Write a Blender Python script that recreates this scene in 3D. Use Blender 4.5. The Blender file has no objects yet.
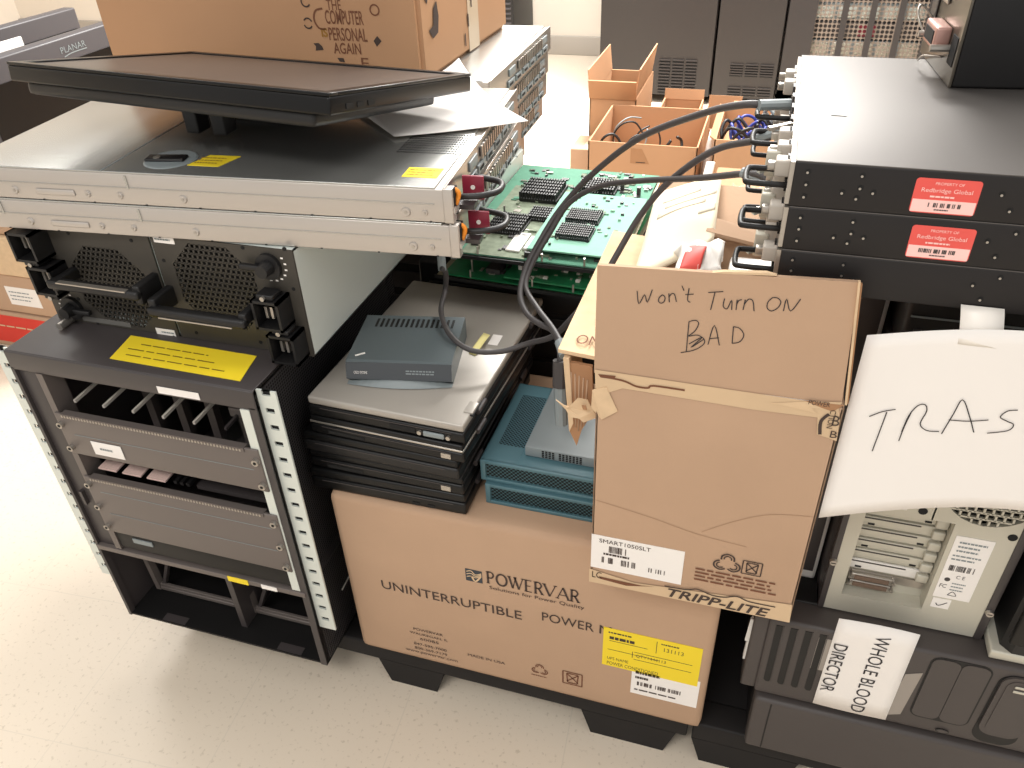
import bpy, bmesh, math, random
from mathutils import Vector as V, Matrix
random.seed(7)
S = bpy.context.scene
COL = S.collection
R = math.radians

# ------------------------------------------------------------------ camera, world, lights, exposure
def camera():
    y, p, r = R(18.47), R(35.47), R(-2.45)
    fwd = V((-math.sin(y)*math.cos(p), math.cos(y)*math.cos(p), -math.sin(p)))
    right = V((math.cos(y), math.sin(y), 0)); up = right.cross(fwd)
    r2 = right*math.cos(r) + up*math.sin(r); u2 = -right*math.sin(r) + up*math.cos(r)
    cd = bpy.data.cameras.new('camera'); cd.sensor_width = 36; cd.lens = 800/1024*36
    cd.clip_start = .05; cd.clip_end = 60
    o = bpy.data.objects.new('camera', cd); COL.objects.link(o)
    m = Matrix((r2, u2, -fwd)).transposed().to_4x4(); m.translation = (0, 0, 1.35)
    o.matrix_world = m; S.camera = o
camera()
W = bpy.data.worlds.new('room_light'); S.world = W; W.use_nodes = True
W.node_tree.nodes['Background'].inputs[0].default_value = (1.0, .972, .935, 1)
W.node_tree.nodes['Background'].inputs[1].default_value = .78
def area(name, loc, size, power, rot=(0, 0, 0), col=(1, .975, .935)):
    l = bpy.data.lights.new(name, 'AREA'); l.shape = 'RECTANGLE'; l.size, l.size_y = size
    l.energy = power; l.color = col
    o = bpy.data.objects.new(name, l); COL.objects.link(o); o.location = loc; o.rotation_euler = rot
area('ceiling_lamp', (-.9, 1.9, 2.75), (1.2, .6), 36)
area('ceiling_lamp', (1.2, 1.4, 2.75), (1.2, .6), 36)
area('ceiling_lamp', (-.5, 4.2, 2.75), (1.2, .6), 340)
area('ceiling_lamp', (-2.9, 2.4, 2.75), (1.2, .6), 34)
area('ceiling_lamp', (-.6, -.9, 2.75), (1.2, .6), 34)
S.view_settings.view_transform = 'Standard'; S.view_settings.look = 'None'
S.view_settings.gamma = 1; S.view_settings.use_curve_mapping = False
S.view_settings.exposure = .07

# ------------------------------------------------------------------ materials
def lin(c):
    return tuple(((x/255)/12.92 if x/255 <= .04045 else ((x/255+.055)/1.055)**2.4) for x in c)
MATS = {}
def mat(name, c, rough=.5, metal=0, noise=None, bump=None, spec=.5, coat=0, aniso=None):
    if name in MATS: return MATS[name]
    m = bpy.data.materials.new(name); m.use_nodes = True; nt = m.node_tree; b = nt.nodes['Principled BSDF']
    L = lin(c); b.inputs['Base Color'].default_value = (*L, 1)
    b.inputs['Roughness'].default_value = rough; b.inputs['Metallic'].default_value = metal
    b.inputs['Specular IOR Level'].default_value = spec; b.inputs['Coat Weight'].default_value = coat
    tc = nt.nodes.new('ShaderNodeTexCoord')
    src = tc.outputs['Object']
    if aniso:
        mp = nt.nodes.new('ShaderNodeMapping'); mp.inputs['Scale'].default_value = aniso
        nt.links.new(src, mp.inputs[0]); src = mp.outputs[0]
    if noise:
        n = nt.nodes.new('ShaderNodeTexNoise'); n.inputs['Scale'].default_value = noise[0]; n.inputs['Detail'].default_value = 4
        nt.links.new(src, n.inputs['Vector'])
        x = nt.nodes.new('ShaderNodeMix'); x.data_type = 'RGBA'
        a = noise[1]
        x.inputs[6].default_value = (*[v*(1-a) for v in L], 1); x.inputs[7].default_value = (*[min(1, v*(1+a)) for v in L], 1)
        nt.links.new(n.outputs['Fac'], x.inputs[0]); nt.links.new(x.outputs[2], b.inputs['Base Color'])
    if bump:
        n = nt.nodes.new('ShaderNodeTexNoise'); n.inputs['Scale'].default_value = bump[0]; n.inputs['Detail'].default_value = 3
        nt.links.new(src, n.inputs['Vector'])
        k = nt.nodes.new('ShaderNodeBump'); k.inputs['Strength'].default_value = bump[1]; k.inputs['Distance'].default_value = .002
        nt.links.new(n.outputs['Fac'], k.inputs['Height']); nt.links.new(k.outputs[0], b.inputs['Normal'])
    MATS[name] = m; return m
def perforated(name, c, axes, pitch, hole, rough=.5, metal=0, rot=0):
    """sheet metal with see-through round holes on a grid in the plane of two object axes"""
    m = mat(name, c, rough, metal); nt = m.node_tree; b = nt.nodes['Principled BSDF']; out = nt.nodes['Material Output']
    tc = nt.nodes.new('ShaderNodeTexCoord'); sp = nt.nodes.new('ShaderNodeSeparateXYZ'); cb = nt.nodes.new('ShaderNodeCombineXYZ')
    nt.links.new(tc.outputs['Object'], sp.inputs[0])
    nt.links.new(sp.outputs['XYZ'.index(axes[0])], cb.inputs[0]); nt.links.new(sp.outputs['XYZ'.index(axes[1])], cb.inputs[1])
    mp = nt.nodes.new('ShaderNodeMapping'); mp.inputs['Rotation'].default_value = (0, 0, rot)
    nt.links.new(cb.outputs[0], mp.inputs[0])
    v = nt.nodes.new('ShaderNodeTexVoronoi'); v.voronoi_dimensions = '2D'; v.inputs['Scale'].default_value = 1/pitch
    v.inputs['Randomness'].default_value = 0; nt.links.new(mp.outputs[0], v.inputs['Vector'])
    lt = nt.nodes.new('ShaderNodeMath'); lt.operation = 'LESS_THAN'; lt.inputs[1].default_value = hole
    nt.links.new(v.outputs['Distance'], lt.inputs[0])
    tr = nt.nodes.new('ShaderNodeBsdfTransparent'); mx = nt.nodes.new('ShaderNodeMixShader')
    nt.links.new(lt.outputs[0], mx.inputs[0]); nt.links.new(b.outputs[0], mx.inputs[1]); nt.links.new(tr.outputs[0], mx.inputs[2])
    nt.links.new(mx.outputs[0], out.inputs[0]); return m
def floor_mat():
    m = mat('vinyl_tile', (222, 209, 191), .38, spec=.4); nt = m.node_tree; b = nt.nodes['Principled BSDF']
    tc = nt.nodes.new('ShaderNodeTexCoord'); N = nt.nodes.new; K = nt.links.new
    base = N('ShaderNodeTexNoise'); base.inputs['Scale'].default_value = 3.0; K(tc.outputs['Object'], base.inputs['Vector'])
    fine = N('ShaderNodeTexNoise'); fine.inputs['Scale'].default_value = 120; fine.inputs['Detail'].default_value = 3; K(tc.outputs['Object'], fine.inputs['Vector'])
    r = N('ShaderNodeValToRGB'); r.color_ramp.elements[0].position = .30; r.color_ramp.elements[1].position = .40
    r.color_ramp.elements[0].color = (*lin((196, 182, 163)), 1); r.color_ramp.elements[1].color = (*lin((221, 208, 190)), 1)
    K(fine.outputs['Fac'], r.inputs[0])
    r2 = N('ShaderNodeMix'); r2.data_type = 'RGBA'; r2.inputs[7].default_value = (*lin((208, 195, 177)), 1)
    ml = N('ShaderNodeMath'); ml.operation = 'MULTIPLY'; ml.inputs[1].default_value = .5; K(base.outputs['Fac'], ml.inputs[0])
    K(ml.outputs[0], r2.inputs[0]); K(r.outputs[0], r2.inputs[6])
    br = N('ShaderNodeTexBrick'); br.offset = 0; br.inputs['Scale'].default_value = 1; br.inputs['Mortar Size'].default_value = .0011
    br.inputs['Brick Width'].default_value = .305; br.inputs['Row Height'].default_value = .305; br.inputs['Mortar Smooth'].default_value = .3
    mp = N('ShaderNodeMapping'); mp.inputs['Location'].default_value = (.13, .02, 0); mp.inputs['Rotation'].default_value = (0, 0, R(-4)); K(tc.outputs['Object'], mp.inputs[0]); K(mp.outputs[0], br.inputs['Vector'])
    x = N('ShaderNodeMix'); x.data_type = 'RGBA'; x.inputs[7].default_value = (*lin((209, 197, 180)), 1)
    K(br.outputs['Fac'], x.inputs[0]); K(r2.outputs[2], x.inputs[6]); K(x.outputs[2], b.inputs['Base Color'])
    return m
CARD = mat('cardboard', (184, 153, 127), .85, noise=(9, .07), bump=(160, .12), spec=.2)
CARD_O = mat('orange_cardboard', (180, 140, 107), .85, noise=(7, .06), spec=.2)
CARD_D = mat('cardboard_inside', (164, 124, 92), .9, noise=(12, .1), spec=.2)
CARD_L = mat('cardboard_edge', (212, 184, 150), .9, noise=(60, .15), spec=.2)
TAPE = mat('paper_tape', (206, 178, 144), .5, noise=(20, .06), spec=.4)
PRINT = mat('print_ink', (66, 52, 46), .8)
PRINT2 = mat('brown_ink', (112, 70, 48), .8)
INK = mat('marker_ink', (48, 44, 46), .8)
GOLD = mat('gold_ink', (150, 108, 44), .8)
PAPER = mat('paper', (238, 233, 228), .8, spec=.3)
WHITE = mat('white_plastic', (228, 224, 218), .45)
YEL = mat('yellow_label', (240, 212, 40), .6)
RED = mat('red_label', (228, 88, 80), .6)
BLACK = mat('black_plastic', (18, 17, 18), .5, noise=(40, .2))
BLK_M = mat('black_metal', (22, 21, 21), .5, noise=(30, .15), spec=.3)
DARK = mat('dark_interior', (10, 10, 11), .8)
GLOSS = mat('gloss_black', (10, 9, 9), .3, spec=.3)
SCREEN = mat('screen_glass', (66, 56, 50), .34, spec=.7)
CHAS = mat('dark_grey_steel', (62, 57, 57), .42, noise=(15, .08))
BLANK = mat('grey_blank_steel', (106, 98, 94), .45, metal=.2, noise=(8, .06))
GALV = mat('galvanized_steel', (190, 183, 176), .34, metal=.5, noise=(5, .06), aniso=(1, 12, 12))
GALV_L = mat('pale_steel', (186, 186, 182), .26, metal=.8, noise=(4, .05))
STEEL = mat('bright_steel', (180, 174, 166), .3, metal=.8)
BLU_S = mat('blue_grey_steel', (222, 230, 226), .42, metal=.1, noise=(3, .06))
EAR = mat('pale_ear_steel', (214, 220, 214), .4, metal=.25)
BURG = mat('burgundy_plastic', (128, 30, 52), .4)
ORANGE = mat('orange_plastic', (232, 140, 40), .4)
GREEN = mat('green_board', (98, 150, 126), .75, noise=(45, .2), spec=.2)
MINT = mat('mint_board', (136, 186, 164), .75, noise=(45, .12), spec=.2)
GREEN_D = mat('dark_green_board', (30, 116, 72), .4, noise=(60, .35))
GOLDISH = mat('board_components', (132, 142, 122), .75, noise=(90, .45), spec=.2)
SILVER_L = mat('laptop_grey', (168, 162, 154), .38, metal=.25, noise=(3, .05))
LAP_K = mat('laptop_black', (11, 11, 12), .42, spec=.35)
TEAL = mat('teal_plastic', (78, 114, 124), .4, noise=(5, .06))
TEAL_P = perforated('teal_grille', (56, 92, 100), 'XZ', .0048, .45, .45, rot=R(45))
TEAL_PT = perforated('teal_top_grille', (62, 98, 108), 'XY', .0042, .36, .45, rot=R(45))
SLATE = mat('slate_blue_plastic', (86, 95, 98), .45, noise=(6, .05))
SLATE_D = mat('slate_dark_plastic', (66, 70, 74), .45)
GREYP = mat('grey_plastic', (130, 138, 140), .45)
PCB = mat('beige_steel', (196, 192, 178), .42, metal=.25, noise=(6, .04))
BEZ = mat('dark_grey_bezel', (70, 64, 62), .5, bump=(900, .15), noise=(10, .06))
BEZ_D = mat('bezel_groove', (16, 15, 15), .6)
MONF = mat('monitor_grey', (72, 68, 70), .45)
CABLE = mat('cable_grey', (66, 62, 62), .5)
CABLE_K = mat('cable_black', (26, 25, 26), .5)
BLUE = mat('cable_blue', (50, 60, 140), .45)
RACK = mat('rack_black', (40, 35, 34), .55, noise=(40, .12))
WALL = mat('painted_wall', (232, 222, 208), .8, noise=(2, .02))
BASE = mat('grey_baseboard', (176, 168, 158), .6)
PALLET = mat('black_pallet_plastic', (30, 28, 28), .65, noise=(14, .2), spec=.3)
PERF_SIDE = perforated('perforated_side_steel', (58, 56, 58), 'YZ', .0052, .36, .45)
MESH_D = perforated('rack_door_mesh', (112, 100, 90), 'XZ', .021, .40, .5)
BUBBLE = mat('clear_bag_film', (226, 206, 180), .15, spec=.8)
def glassy():
    m = BUBBLE; b = m.node_tree.nodes['Principled BSDF']; b.inputs['Alpha'].default_value = .35
glassy()

# ------------------------------------------------------------------ geometry helpers
class F:
    """a flat frame: origin o, unit axes u and v, outward normal n"""
    def __init__(s, o, u, v):
        s.o, s.u, s.v = V(o), V(u).normalized(), V(v).normalized(); s.n = s.u.cross(s.v)
    def __call__(s, a, b, d=0): return s.o + s.u*a + s.v*b + s.n*d
def front(y, x=0, z=0): return F((x, y, z), (1, 0, 0), (0, 0, 1))
def top(z, x=0, y=0): return F((x, y, z), (1, 0, 0), (0, 1, 0))
def right(x): return F((x, 0, 0), (0, 1, 0), (0, 0, 1))
class G:
    def __init__(s): s.bm = bmesh.new(); s.mats = []
    def mi(s, m):
        if m not in s.mats: s.mats.append(m)
        return s.mats.index(m)
    def add(s, verts, faces, m, smooth=False):
        k = s.mi(m); vs = [s.bm.verts.new(v) for v in verts]
        for f in faces:
            try:
                q = s.bm.faces.new([vs[i] for i in f]); q.material_index = k; q.smooth = smooth
            except ValueError: pass
        return s
    def hexa(s, p, u, v, w, m, bev=0):
        p, u, v, w = V(p), V(u), V(v), V(w)
        if u.cross(v).dot(w) < 0: p, w = p+w, -w
        c = [p, p+u, p+u+v, p+v, p+w, p+u+w, p+u+v+w, p+v+w]
        fs = [(3, 2, 1, 0), (4, 5, 6, 7), (0, 1, 5, 4), (1, 2, 6, 5), (2, 3, 7, 6), (3, 0, 4, 7)]
        if not bev: return s.add(c, fs, m)
        t = bmesh.new(); vs = [t.verts.new(x) for x in c]
        for f in fs: t.faces.new([vs[i] for i in f])
        bmesh.ops.bevel(t, geom=list(t.edges), offset=bev, segments=2, profile=.6, affect='EDGES')
        t.verts.index_update()
        s.add([x.co.copy() for x in t.verts], [[x.index for x in f.verts] for f in t.faces], m, True)
        t.free(); return s
    def box(s, a, b, m, bev=0):
        a, b = V(a), V(b); d = b-a
        return s.hexa(a, (d.x, 0, 0), (0, d.y, 0), (0, 0, d.z), m, bev)
    def on(s, f, a0, a1, b0, b1, d0, d1, m, bev=0):
        return s.hexa(f(a0, b0, d0), f.u*(a1-a0), f.v*(b1-b0), f.n*(d1-d0), m, bev)
    def prism(s, pts, vec, m, smooth=False):
        pts = [V(p) for p in pts]; vec = V(vec); n = len(pts)
        nn = sum(((pts[i]-pts[0]).cross(pts[(i+1) % n]-pts[0]) for i in range(n)), V())
        if nn.dot(vec) < 0: pts.reverse()
        return s.add(pts+[p+vec for p in pts], [tuple(range(n-1, -1, -1)), tuple(range(n, 2*n))] +
                     [(i, (i+1) % n, n+(i+1) % n, n+i) for i in range(n)], m, smooth)
    def cyl(s, p, q, r, m, n=14, r2=None):
        p, q = V(p), V(q); ax = (q-p).normalized(); a = ax.orthogonal().normalized(); b = ax.cross(a)
        r2 = r if r2 is None else r2
        c = [(math.cos(2*math.pi*i/n), math.sin(2*math.pi*i/n)) for i in range(n)]
        k = s.mi(m); s.add([p+(a*x+b*y)*r for x, y in c]+[q+(a*x+b*y)*r2 for x, y in c],
              [(i, (i+1) % n, n+(i+1) % n, n+i) for i in range(n)]+[tuple(range(n-1, -1, -1)), tuple(range(n, 2*n))], m)
        return s
    def tube(s, pts, r, m, n=8, closed=False, smooth=4):
        pts = [V(p) for p in pts]
        if smooth and len(pts) > 2: pts = spline(pts, smooth, closed)
        N = len(pts); vs = []; fs = []; pa = None
        for i, p in enumerate(pts):
            if closed: t = (pts[(i+1) % N]-pts[i-1]).normalized()
            else: t = (pts[min(i+1, N-1)]-pts[max(i-1, 0)]).normalized()
            a = t.orthogonal().normalized() if pa is None else (pa-t*pa.dot(t)).normalized()
            pa = a; b = t.cross(a)
            vs += [p+(a*math.cos(2*math.pi*j/n)+b*math.sin(2*math.pi*j/n))*r for j in range(n)]
        for i in range(N if closed else N-1):
            for j in range(n):
                k = (i+1) % N
                fs.append((i*n+j, i*n+(j+1) % n, k*n+(j+1) % n, k*n+j))
        if not closed: fs += [tuple(range(n-1, -1, -1)), tuple(range((N-1)*n, N*n))]
        return s.add(vs, fs, m, True)
    def quad(s, f, a0, a1, b0, b1, m, d=.0006):
        return s.add([f(a0, b0, d), f(a1, b0, d), f(a1, b1, d), f(a0, b1, d)], [(0, 1, 2, 3)], m)
    def poly(s, f, pts, m, d=.0006):
        return s.add([f(a, b, d) for a, b in pts], [tuple(range(len(pts)))], m)
    def text(s, st, f, a0, a1, b0, b1, m, d=.0009, shear=0, bold=0):
        c = bpy.data.curves.new('t', 'FONT'); c.body = st; c.shear = shear; c.offset = bold; c.resolution_u = 3
        o = bpy.data.objects.new('t', c); COL.objects.link(o)
        me = bpy.data.meshes.new_from_object(o.evaluated_get(bpy.context.evaluated_depsgraph_get()))
        bpy.data.objects.remove(o); bpy.data.curves.remove(c)
        xs = [v.co.x for v in me.vertices]; ys = [v.co.y for v in me.vertices]
        if xs:
            X0, X1, Y0, Y1 = min(xs), max(xs), min(ys), max(ys)
            s.add([f(a0+(v.co.x-X0)/(X1-X0)*(a1-a0), b0+(v.co.y-Y0)/(Y1-Y0)*(b1-b0), d) for v in me.vertices],
                  [tuple(p.vertices) for p in me.polygons], m)
        bpy.data.meshes.remove(me); return s
    def stroke(s, f, pts, w, m, d=.0009, snap=None):
        P = [V((a, b)) for a, b in pts]
        if len(P) > 2: P = [V((q.x, q.y)) for q in spline([V((p.x, p.y, 0)) for p in P], 4)]
        vs = []; fs = []
        for i, p in enumerate(P):
            t = (P[min(i+1, len(P)-1)]-P[max(i-1, 0)]); t = t.normalized() if t.length else V((1, 0))
            n = V((-t.y, t.x))*w/2
            for q in (p+n, p-n):
                vs.append(snap(q.x, q.y) if snap else f(q.x, q.y, d))
        for i in range(len(P)-1): fs.append((2*i, 2*i+1, 2*i+3, 2*i+2))
        return s.add(vs, fs, m)
    def lines(s, f, a0, a1, b0, b1, n, m, d=.0008, gap=.5):
        """rows of unreadable small print"""
        h = (b1-b0)/n
        for i in range(n):
            a = a0; e = a1-random.random()*.3*(a1-a0)
            while a < e:
                w = (a1-a0)*(.06+.12*random.random()); s.quad(f, a, min(a+w, e), b0+h*(i+.25), b0+h*(i+.25+gap), m, d); a += w+(a1-a0)*.025
        return s
    def barcode(s, f, a0, a1, b0, b1, m, d=.0009, n=24):
        w = (a1-a0)/n
        for i in range(n):
            if random.random() < .62: s.quad(f, a0+i*w, a0+(i+.5+.45*random.random())*w, b0, b1, m, d)
        return s
    def sheet(s, fn, nu, nv, m, th=.0006, smooth=True):
        g = [[V(fn(i/nu, j/nv)) for i in range(nu+1)] for j in range(nv+1)]
        vs = [p for r in g for p in r]; w = nu+1; fs = []
        for j in range(nv):
            for i in range(nu): fs.append((j*w+i, j*w+i+1, (j+1)*w+i+1, (j+1)*w+i))
        nr = []
        for j in range(nv+1):
            for i in range(nu+1):
                du = g[j][min(i+1, nu)]-g[j][max(i-1, 0)]; dv = g[min(j+1, nv)][i]-g[max(j-1, 0)][i]
                nr.append(du.cross(dv).normalized())
        M = len(vs); vs2 = vs+[p-n*th for p, n in zip(vs, nr)]
        fs2 = fs+[tuple(M+i for i in reversed(f)) for f in fs]
        rim = [i for i in range(w)]+[j*w+nu for j in range(1, nv+1)]+[nv*w+i for i in range(nu-1, -1, -1)]+[j*w for j in range(nv-1, 0, -1)]
        for a, b in zip(rim, rim[1:]+rim[:1]): fs2.append((b, a, M+a, M+b))
        return s.add(vs2, fs2, m, smooth)
    def done(s, name, parent=None, label=None):
        me = bpy.data.meshes.new(name); s.bm.to_mesh(me); s.bm.free()
        for m in s.mats: me.materials.append(m)
        o = bpy.data.objects.new(name, me); COL.objects.link(o)
        if parent: o.parent = parent
        if label: o['label'] = label
        return o
def spline(pts, k=4, closed=False):
    out = []; n = len(pts)
    for i in range(n if closed else n-1):
        if closed: a, b, c, d = pts[i-1], pts[i], pts[(i+1) % n], pts[(i+2) % n]
        else: a, b, c, d = pts[max(i-1, 0)], pts[i], pts[i+1], pts[min(i+2, n-1)]
        for j in range(k):
            t = j/k
            out.append(.5*((2*b)+(c-a)*t+(2*a-5*b+4*c-d)*t*t+(3*b-a-3*c+d)*t**3))
    if not closed: out.append(pts[-1])
    return out
def thing(name, label, cat, loc=(0, 0, 0), rz=0, group=None):
    o = bpy.data.objects.new(name, None); COL.objects.link(o); o.empty_display_size = .05
    o.location = loc; o.rotation_euler = (0, 0, rz); return tag(o, label, cat, group)
def tag(o, label, cat, group=None, kind=None):
    o['label'] = label; o['category'] = cat
    if group: o['group'] = group
    if kind: o['kind'] = kind
    return o
def struct(o):
    o['kind'] = 'structure'; return o
def dup(root, loc, rz, label, group=None):
    r = root.copy(); COL.objects.link(r); r.location = loc; r.rotation_euler = (0, 0, rz); r['label'] = label
    if group: r['group'] = group
    for ch in list(root.children):
        c = ch.copy(); COL.objects.link(c); c.parent = r
        for g in list(ch.children):
            d = g.copy(); COL.objects.link(d); d.parent = c
    return r
def plate_holes(g, f, a0, a1, b0, b1, na, nb, m, bar=.3, d0=0, d1=.001, clip=None, stagger=False):
    """a mesh of thin bars with real holes between, optionally clipped to a round outline"""
    wa = (a1-a0)/na; wb = (b1-b0)/nb
    for j in range(nb+1):
        b = b0+j*wb
        if clip:
            h = clip(b)
            if h is None: continue
            s0, s1 = h
        else: s0, s1 = a0, a1
        g.on(f, s0, s1, b-wb*bar/2, b+wb*bar/2, d0, d1, m)
    for j in range(nb):
        off = wa/2 if (stagger and j % 2) else 0
        bm = b0+(j+.5)*wb
        for i in range(na+1):
            a = a0+i*wa+off
            if clip:
                h = clip(bm)
                if h is None or a < h[0] or a > h[1]: continue
            elif a > a1: continue
            g.on(f, a-wa*bar/2, a+wa*bar/2, b0+j*wb, b0+(j+1)*wb, d0, d1, m)

# ------------------------------------------------------------------ the room
g = G(); g.box((-6, -2.5, -.1), (4, 5.6, 0), floor_mat()); struct(g.done('floor'))
g = G(); g.box((-6, 5.6, 0), (4, 5.7, 3), WALL); struct(g.done('wall_back'))
g = G(); g.box((-6.1, -2.5, 0), (-6, 5.7, 3), WALL); struct(g.done('wall_left'))
g = G(); g.box((-6, 5.575, 0), (4, 5.6, .12), BASE, .004); struct(g.done('baseboard_back'))

# ------------------------------------------------------------------ pallets
def pallet(x0, x1, y0, y1, feet, label):
    t = thing('plastic_pallet', label, 'pallet', (x0, y0, 0))
    w, d = x1-x0, y1-y0
    g = G()
    g.box((0, 0, .062), (w, .05, .106), PALLET, .004); g.box((0, d-.05, .062), (w, d, .106), PALLET, .004)
    n = int(w/.1)
    for i in range(n):
        a = i*w/n; g.box((a+.008, .05, .084), (a+w/n-.012, d-.05, .105), PALLET)
    for y in (.05, d*.5, d-.1): g.box((0, y, .066), (w, y+.05, .083), PALLET)
    g.done('deck', t)
    for (a, b) in feet:
        for y in (0, d*.5-.06, d-.14):
            a0, b0 = a-x0, b-x0; q = G(); e = .018
            vs = [(a0+e, y+.001, 0), (b0-e, y+.001, 0), (b0-e, y+.11, 0), (a0+e, y+.11, 0), (a0, y, .064), (b0, y, .064), (b0, y+.125, .064), (a0, y+.125, .064)]
            q.add(vs, [(3, 2, 1, 0), (4, 5, 6, 7), (0, 1, 5, 4), (1, 2, 6, 5), (2, 3, 7, 6), (3, 0, 4, 7)], PALLET)
            q.done('foot', t)
    return t
pallet(-1.03, .018, .80, 1.85, [(-1.0, -.88), (-.555, -.425), (-.165, 0)], 'black plastic pallet carrying the large brown power supply carton')
t = pallet(.026, 1.1, .80, 1.85, [(.026, .2), (.5, .63), (.93, 1.08)], 'black plastic pallet under the two dark desktop towers lying on their sides')

# ------------------------------------------------------------------ large carton with printed front
t = thing('cardboard_carton', 'large closed brown carton printed UNINTERRUPTIBLE POWER on a black pallet', 'box', (0, 0, .107))
g = G(); g.box((-.577, .79, 0), (.037, 1.19, .383), CARD, .012); g.done('carton_body', t)
f = front(.79, 0, -.107); g = G()
g.text('UNINTERRUPTIBLE', f, -.511, -.264, .288, .3085, PRINT); g.done('printed_title', t); g = G(); g.text('POWER', f, -.230, -.146, .2985, .319, PRINT)
g.text('M', f, -.137, -.118, .2985, .319, PRINT, .0006)
def serif_word(g, f, x, z, h, word, w, m):
    for ch in word:
        k = w*(1.25 if ch == 'W' else .72 if ch in 'EPR' else 1.0)
        th = h*.13; tn = h*.06; s = h*.11
        S2 = lambda pts, t: g.stroke(f, [(x+a*k, z+b*h) for a, b in pts], t, m)
        ser = lambda a, b: g.quad(f, x+a*k-s, x+a*k+s, z+b*h-tn/2, z+b*h+tn/2, m, .0009)
        if ch in 'PRE':
            S2([(.18, 0), (.18, 1)], th); ser(.18, 0); ser(.18, 1)
        if ch in 'PR':
            S2([(.18, 1), (.62, .99), (.84, .76), (.62, .5), (.18, .48)], th*.8)
        if ch == 'R': S2([(.5, .5), (.95, 0)], th); ser(.95, 0)
        if ch == 'E':
            for b, e in ((0, .85), (.5, .7), (1, .82)): S2([(.18, b), (e, b)], tn*1.2)
        if ch == 'O':
            S2([(.5+.42*math.cos(a), .5+.5*math.sin(a)) for a in [2*math.pi*i/12 for i in range(13)]], th)
        if ch == 'W':
            S2([(.05, 1), (.28, 0)], th); S2([(.28, 0), (.5, 1)], tn); S2([(.42, 1), (.68, 0)], th); S2([(.68, 0), (.95, 1)], tn)
            for a in (.05, .45, .95): ser(a, 1)
        if ch == 'V': S2([(.05, 1), (.5, 0)], th); S2([(.5, 0), (.95, 1)], tn); ser(.05, 1); ser(.95, 1)
        if ch == 'A':
            S2([(.05, 0), (.5, 1)], tn); S2([(.5, 1), (.95, 0)], th); S2([(.25, .34), (.75, .34)], tn); ser(.05, 0); ser(.95, 0)
        x += k+w*.06
g.done('printed_title', t); g = G()
serif_word(g, f, -.320, .361, .026, 'POWERVAR', .0198, PRINT)
g.text('Solutions for Power Quality', f, -.316, -.162, .345, .355, PRINT)
g.done('printed_name', t); g = G()
g.quad(f, -.355, -.327, .356, .384, mat('logo_slate', (58, 62, 68), .8))      # square emblem with pale waves
for dz in (0, .006, .012):
    g.stroke(f, [(-.353, .378-dz), (-.345, .381-dz), (-.338, .374-dz*.6), (-.328, .379-dz*.4)], .0018, CARD_L, .0011)
g.stroke(f, [(-.345, .370), (-.339, .358), (-.329, .372)], .003, CARD_L, .0011)
g.done('printed_emblem', t); g = G()
for i, s in enumerate(['POWERVAR', 'WAUKEGAN, IL', '60085', '847-596-7000', '800-369-7179', 'www.powervar.com']):
    w = (.055, .072, .035, .062, .062, .1)[i]; z = .193-i*.0125-(.004 if i > 2 else 0); x = -.437
    g.text(s, f, x-w/2, x+w/2, z, z+.007, PRINT)
g.done('printed_address', t); g = G()
g.text('MADE IN USA', f, -.366, -.298, .156, .163, PRINT)
def recycle(g, f, x, z, r, m):
    for k in range(3):
        a = R(90+120*k)
        c = (x+r*.55*math.cos(a), z+r*.5*math.sin(a))
        g.stroke(f, [(c[0]+r*.5*math.cos(a+q), c[1]+r*.5*math.sin(a+q)) for q in (-1.9, -1, 0, 1, 1.9)], r*.13, m)
        g.stroke(f, [(c[0]+r*.28*math.cos(a+q), c[1]+r*.28*math.sin(a+q)) for q in (-1.9, -1, 0, 1, 1.9)], r*.1, m)
def crate_sign(g, f, x, z, r, m):
    for a, b in (((-1, -1), (1, -1)), ((1, -1), (1, 1)), ((1, 1), (-1, 1)), ((-1, 1), (-1, -1)), ((-.6, -.6), (.6, .7)), ((.6, -.6), (-.6, .7)), ((-.6, .75), (.6, .75)), ((-.5, -.75), (.5, -.75)), ((-.6, .7), (-.5, -.7)), ((.6, .7), (.5, -.7))):
        g.stroke(f, [(x+a[0]*r, z+a[1]*r), (x+b[0]*r, z+b[1]*r)], r*.13, m)
g.done('printed_origin', t); g = G()
recycle(g, f, -.236, .166, .014, PRINT2); g.lines(f, -.251, -.221, .146, .15, 1, PRINT2)
g.done('recycling_mark', t); g = G(); crate_sign(g, f, -.179, .163, .0165, PRINT2)
g.done('crate_mark', t)
g = G(); fy = F((-.1305, .79, .317-.107), (1, 0, -.004), (0, 0, 1))
g.on(fy, 0, .152, -.094, 0, .0002, .0010, YEL)
for a0, a1, b in ((.01, .07, -.03), (.05, .14, -.045), (.008, .09, -.052), (.05, .14, -.063)): g.quad(fy, a0, a1, b, b+.0012, PRINT, .0011)
g.quad(fy, .083, .084, -.035, -.006, PRINT, .0011); g.quad(fy, .047, .048, -.06, -.044, PRINT, .0011)
g.lines(fy, .008, .05, -.013, -.006, 1, PRINT, .0011); g.lines(fy, .01, .065, -.028, -.018, 1, PRINT, .0011, .7); g.lines(fy, .09, .12, -.013, -.007, 1, PRINT, .0011)
g.text('131113', fy, .095, .125, -.027, -.018, PRINT, .0011); g.text('QTY1444113', fy, .053, .1, -.057, -.049, PRINT, .0011)
g.text('UPS NAME', fy, .008, .042, -.077, -.07, PRINT, .0011); g.text('POWER CONDITIONED', fy, .008, .09, -.09, -.082, PRINT, .0011)
g.done('yellow_shipping_label', t, 'yellow shipping label')
g = G(); fw = F((-.0815, .79, .229-.107), (1, 0, 0), (0, 0, 1))
g.on(fw, 0, .107, -.064, .006, .0001, .0006, PAPER)
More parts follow.
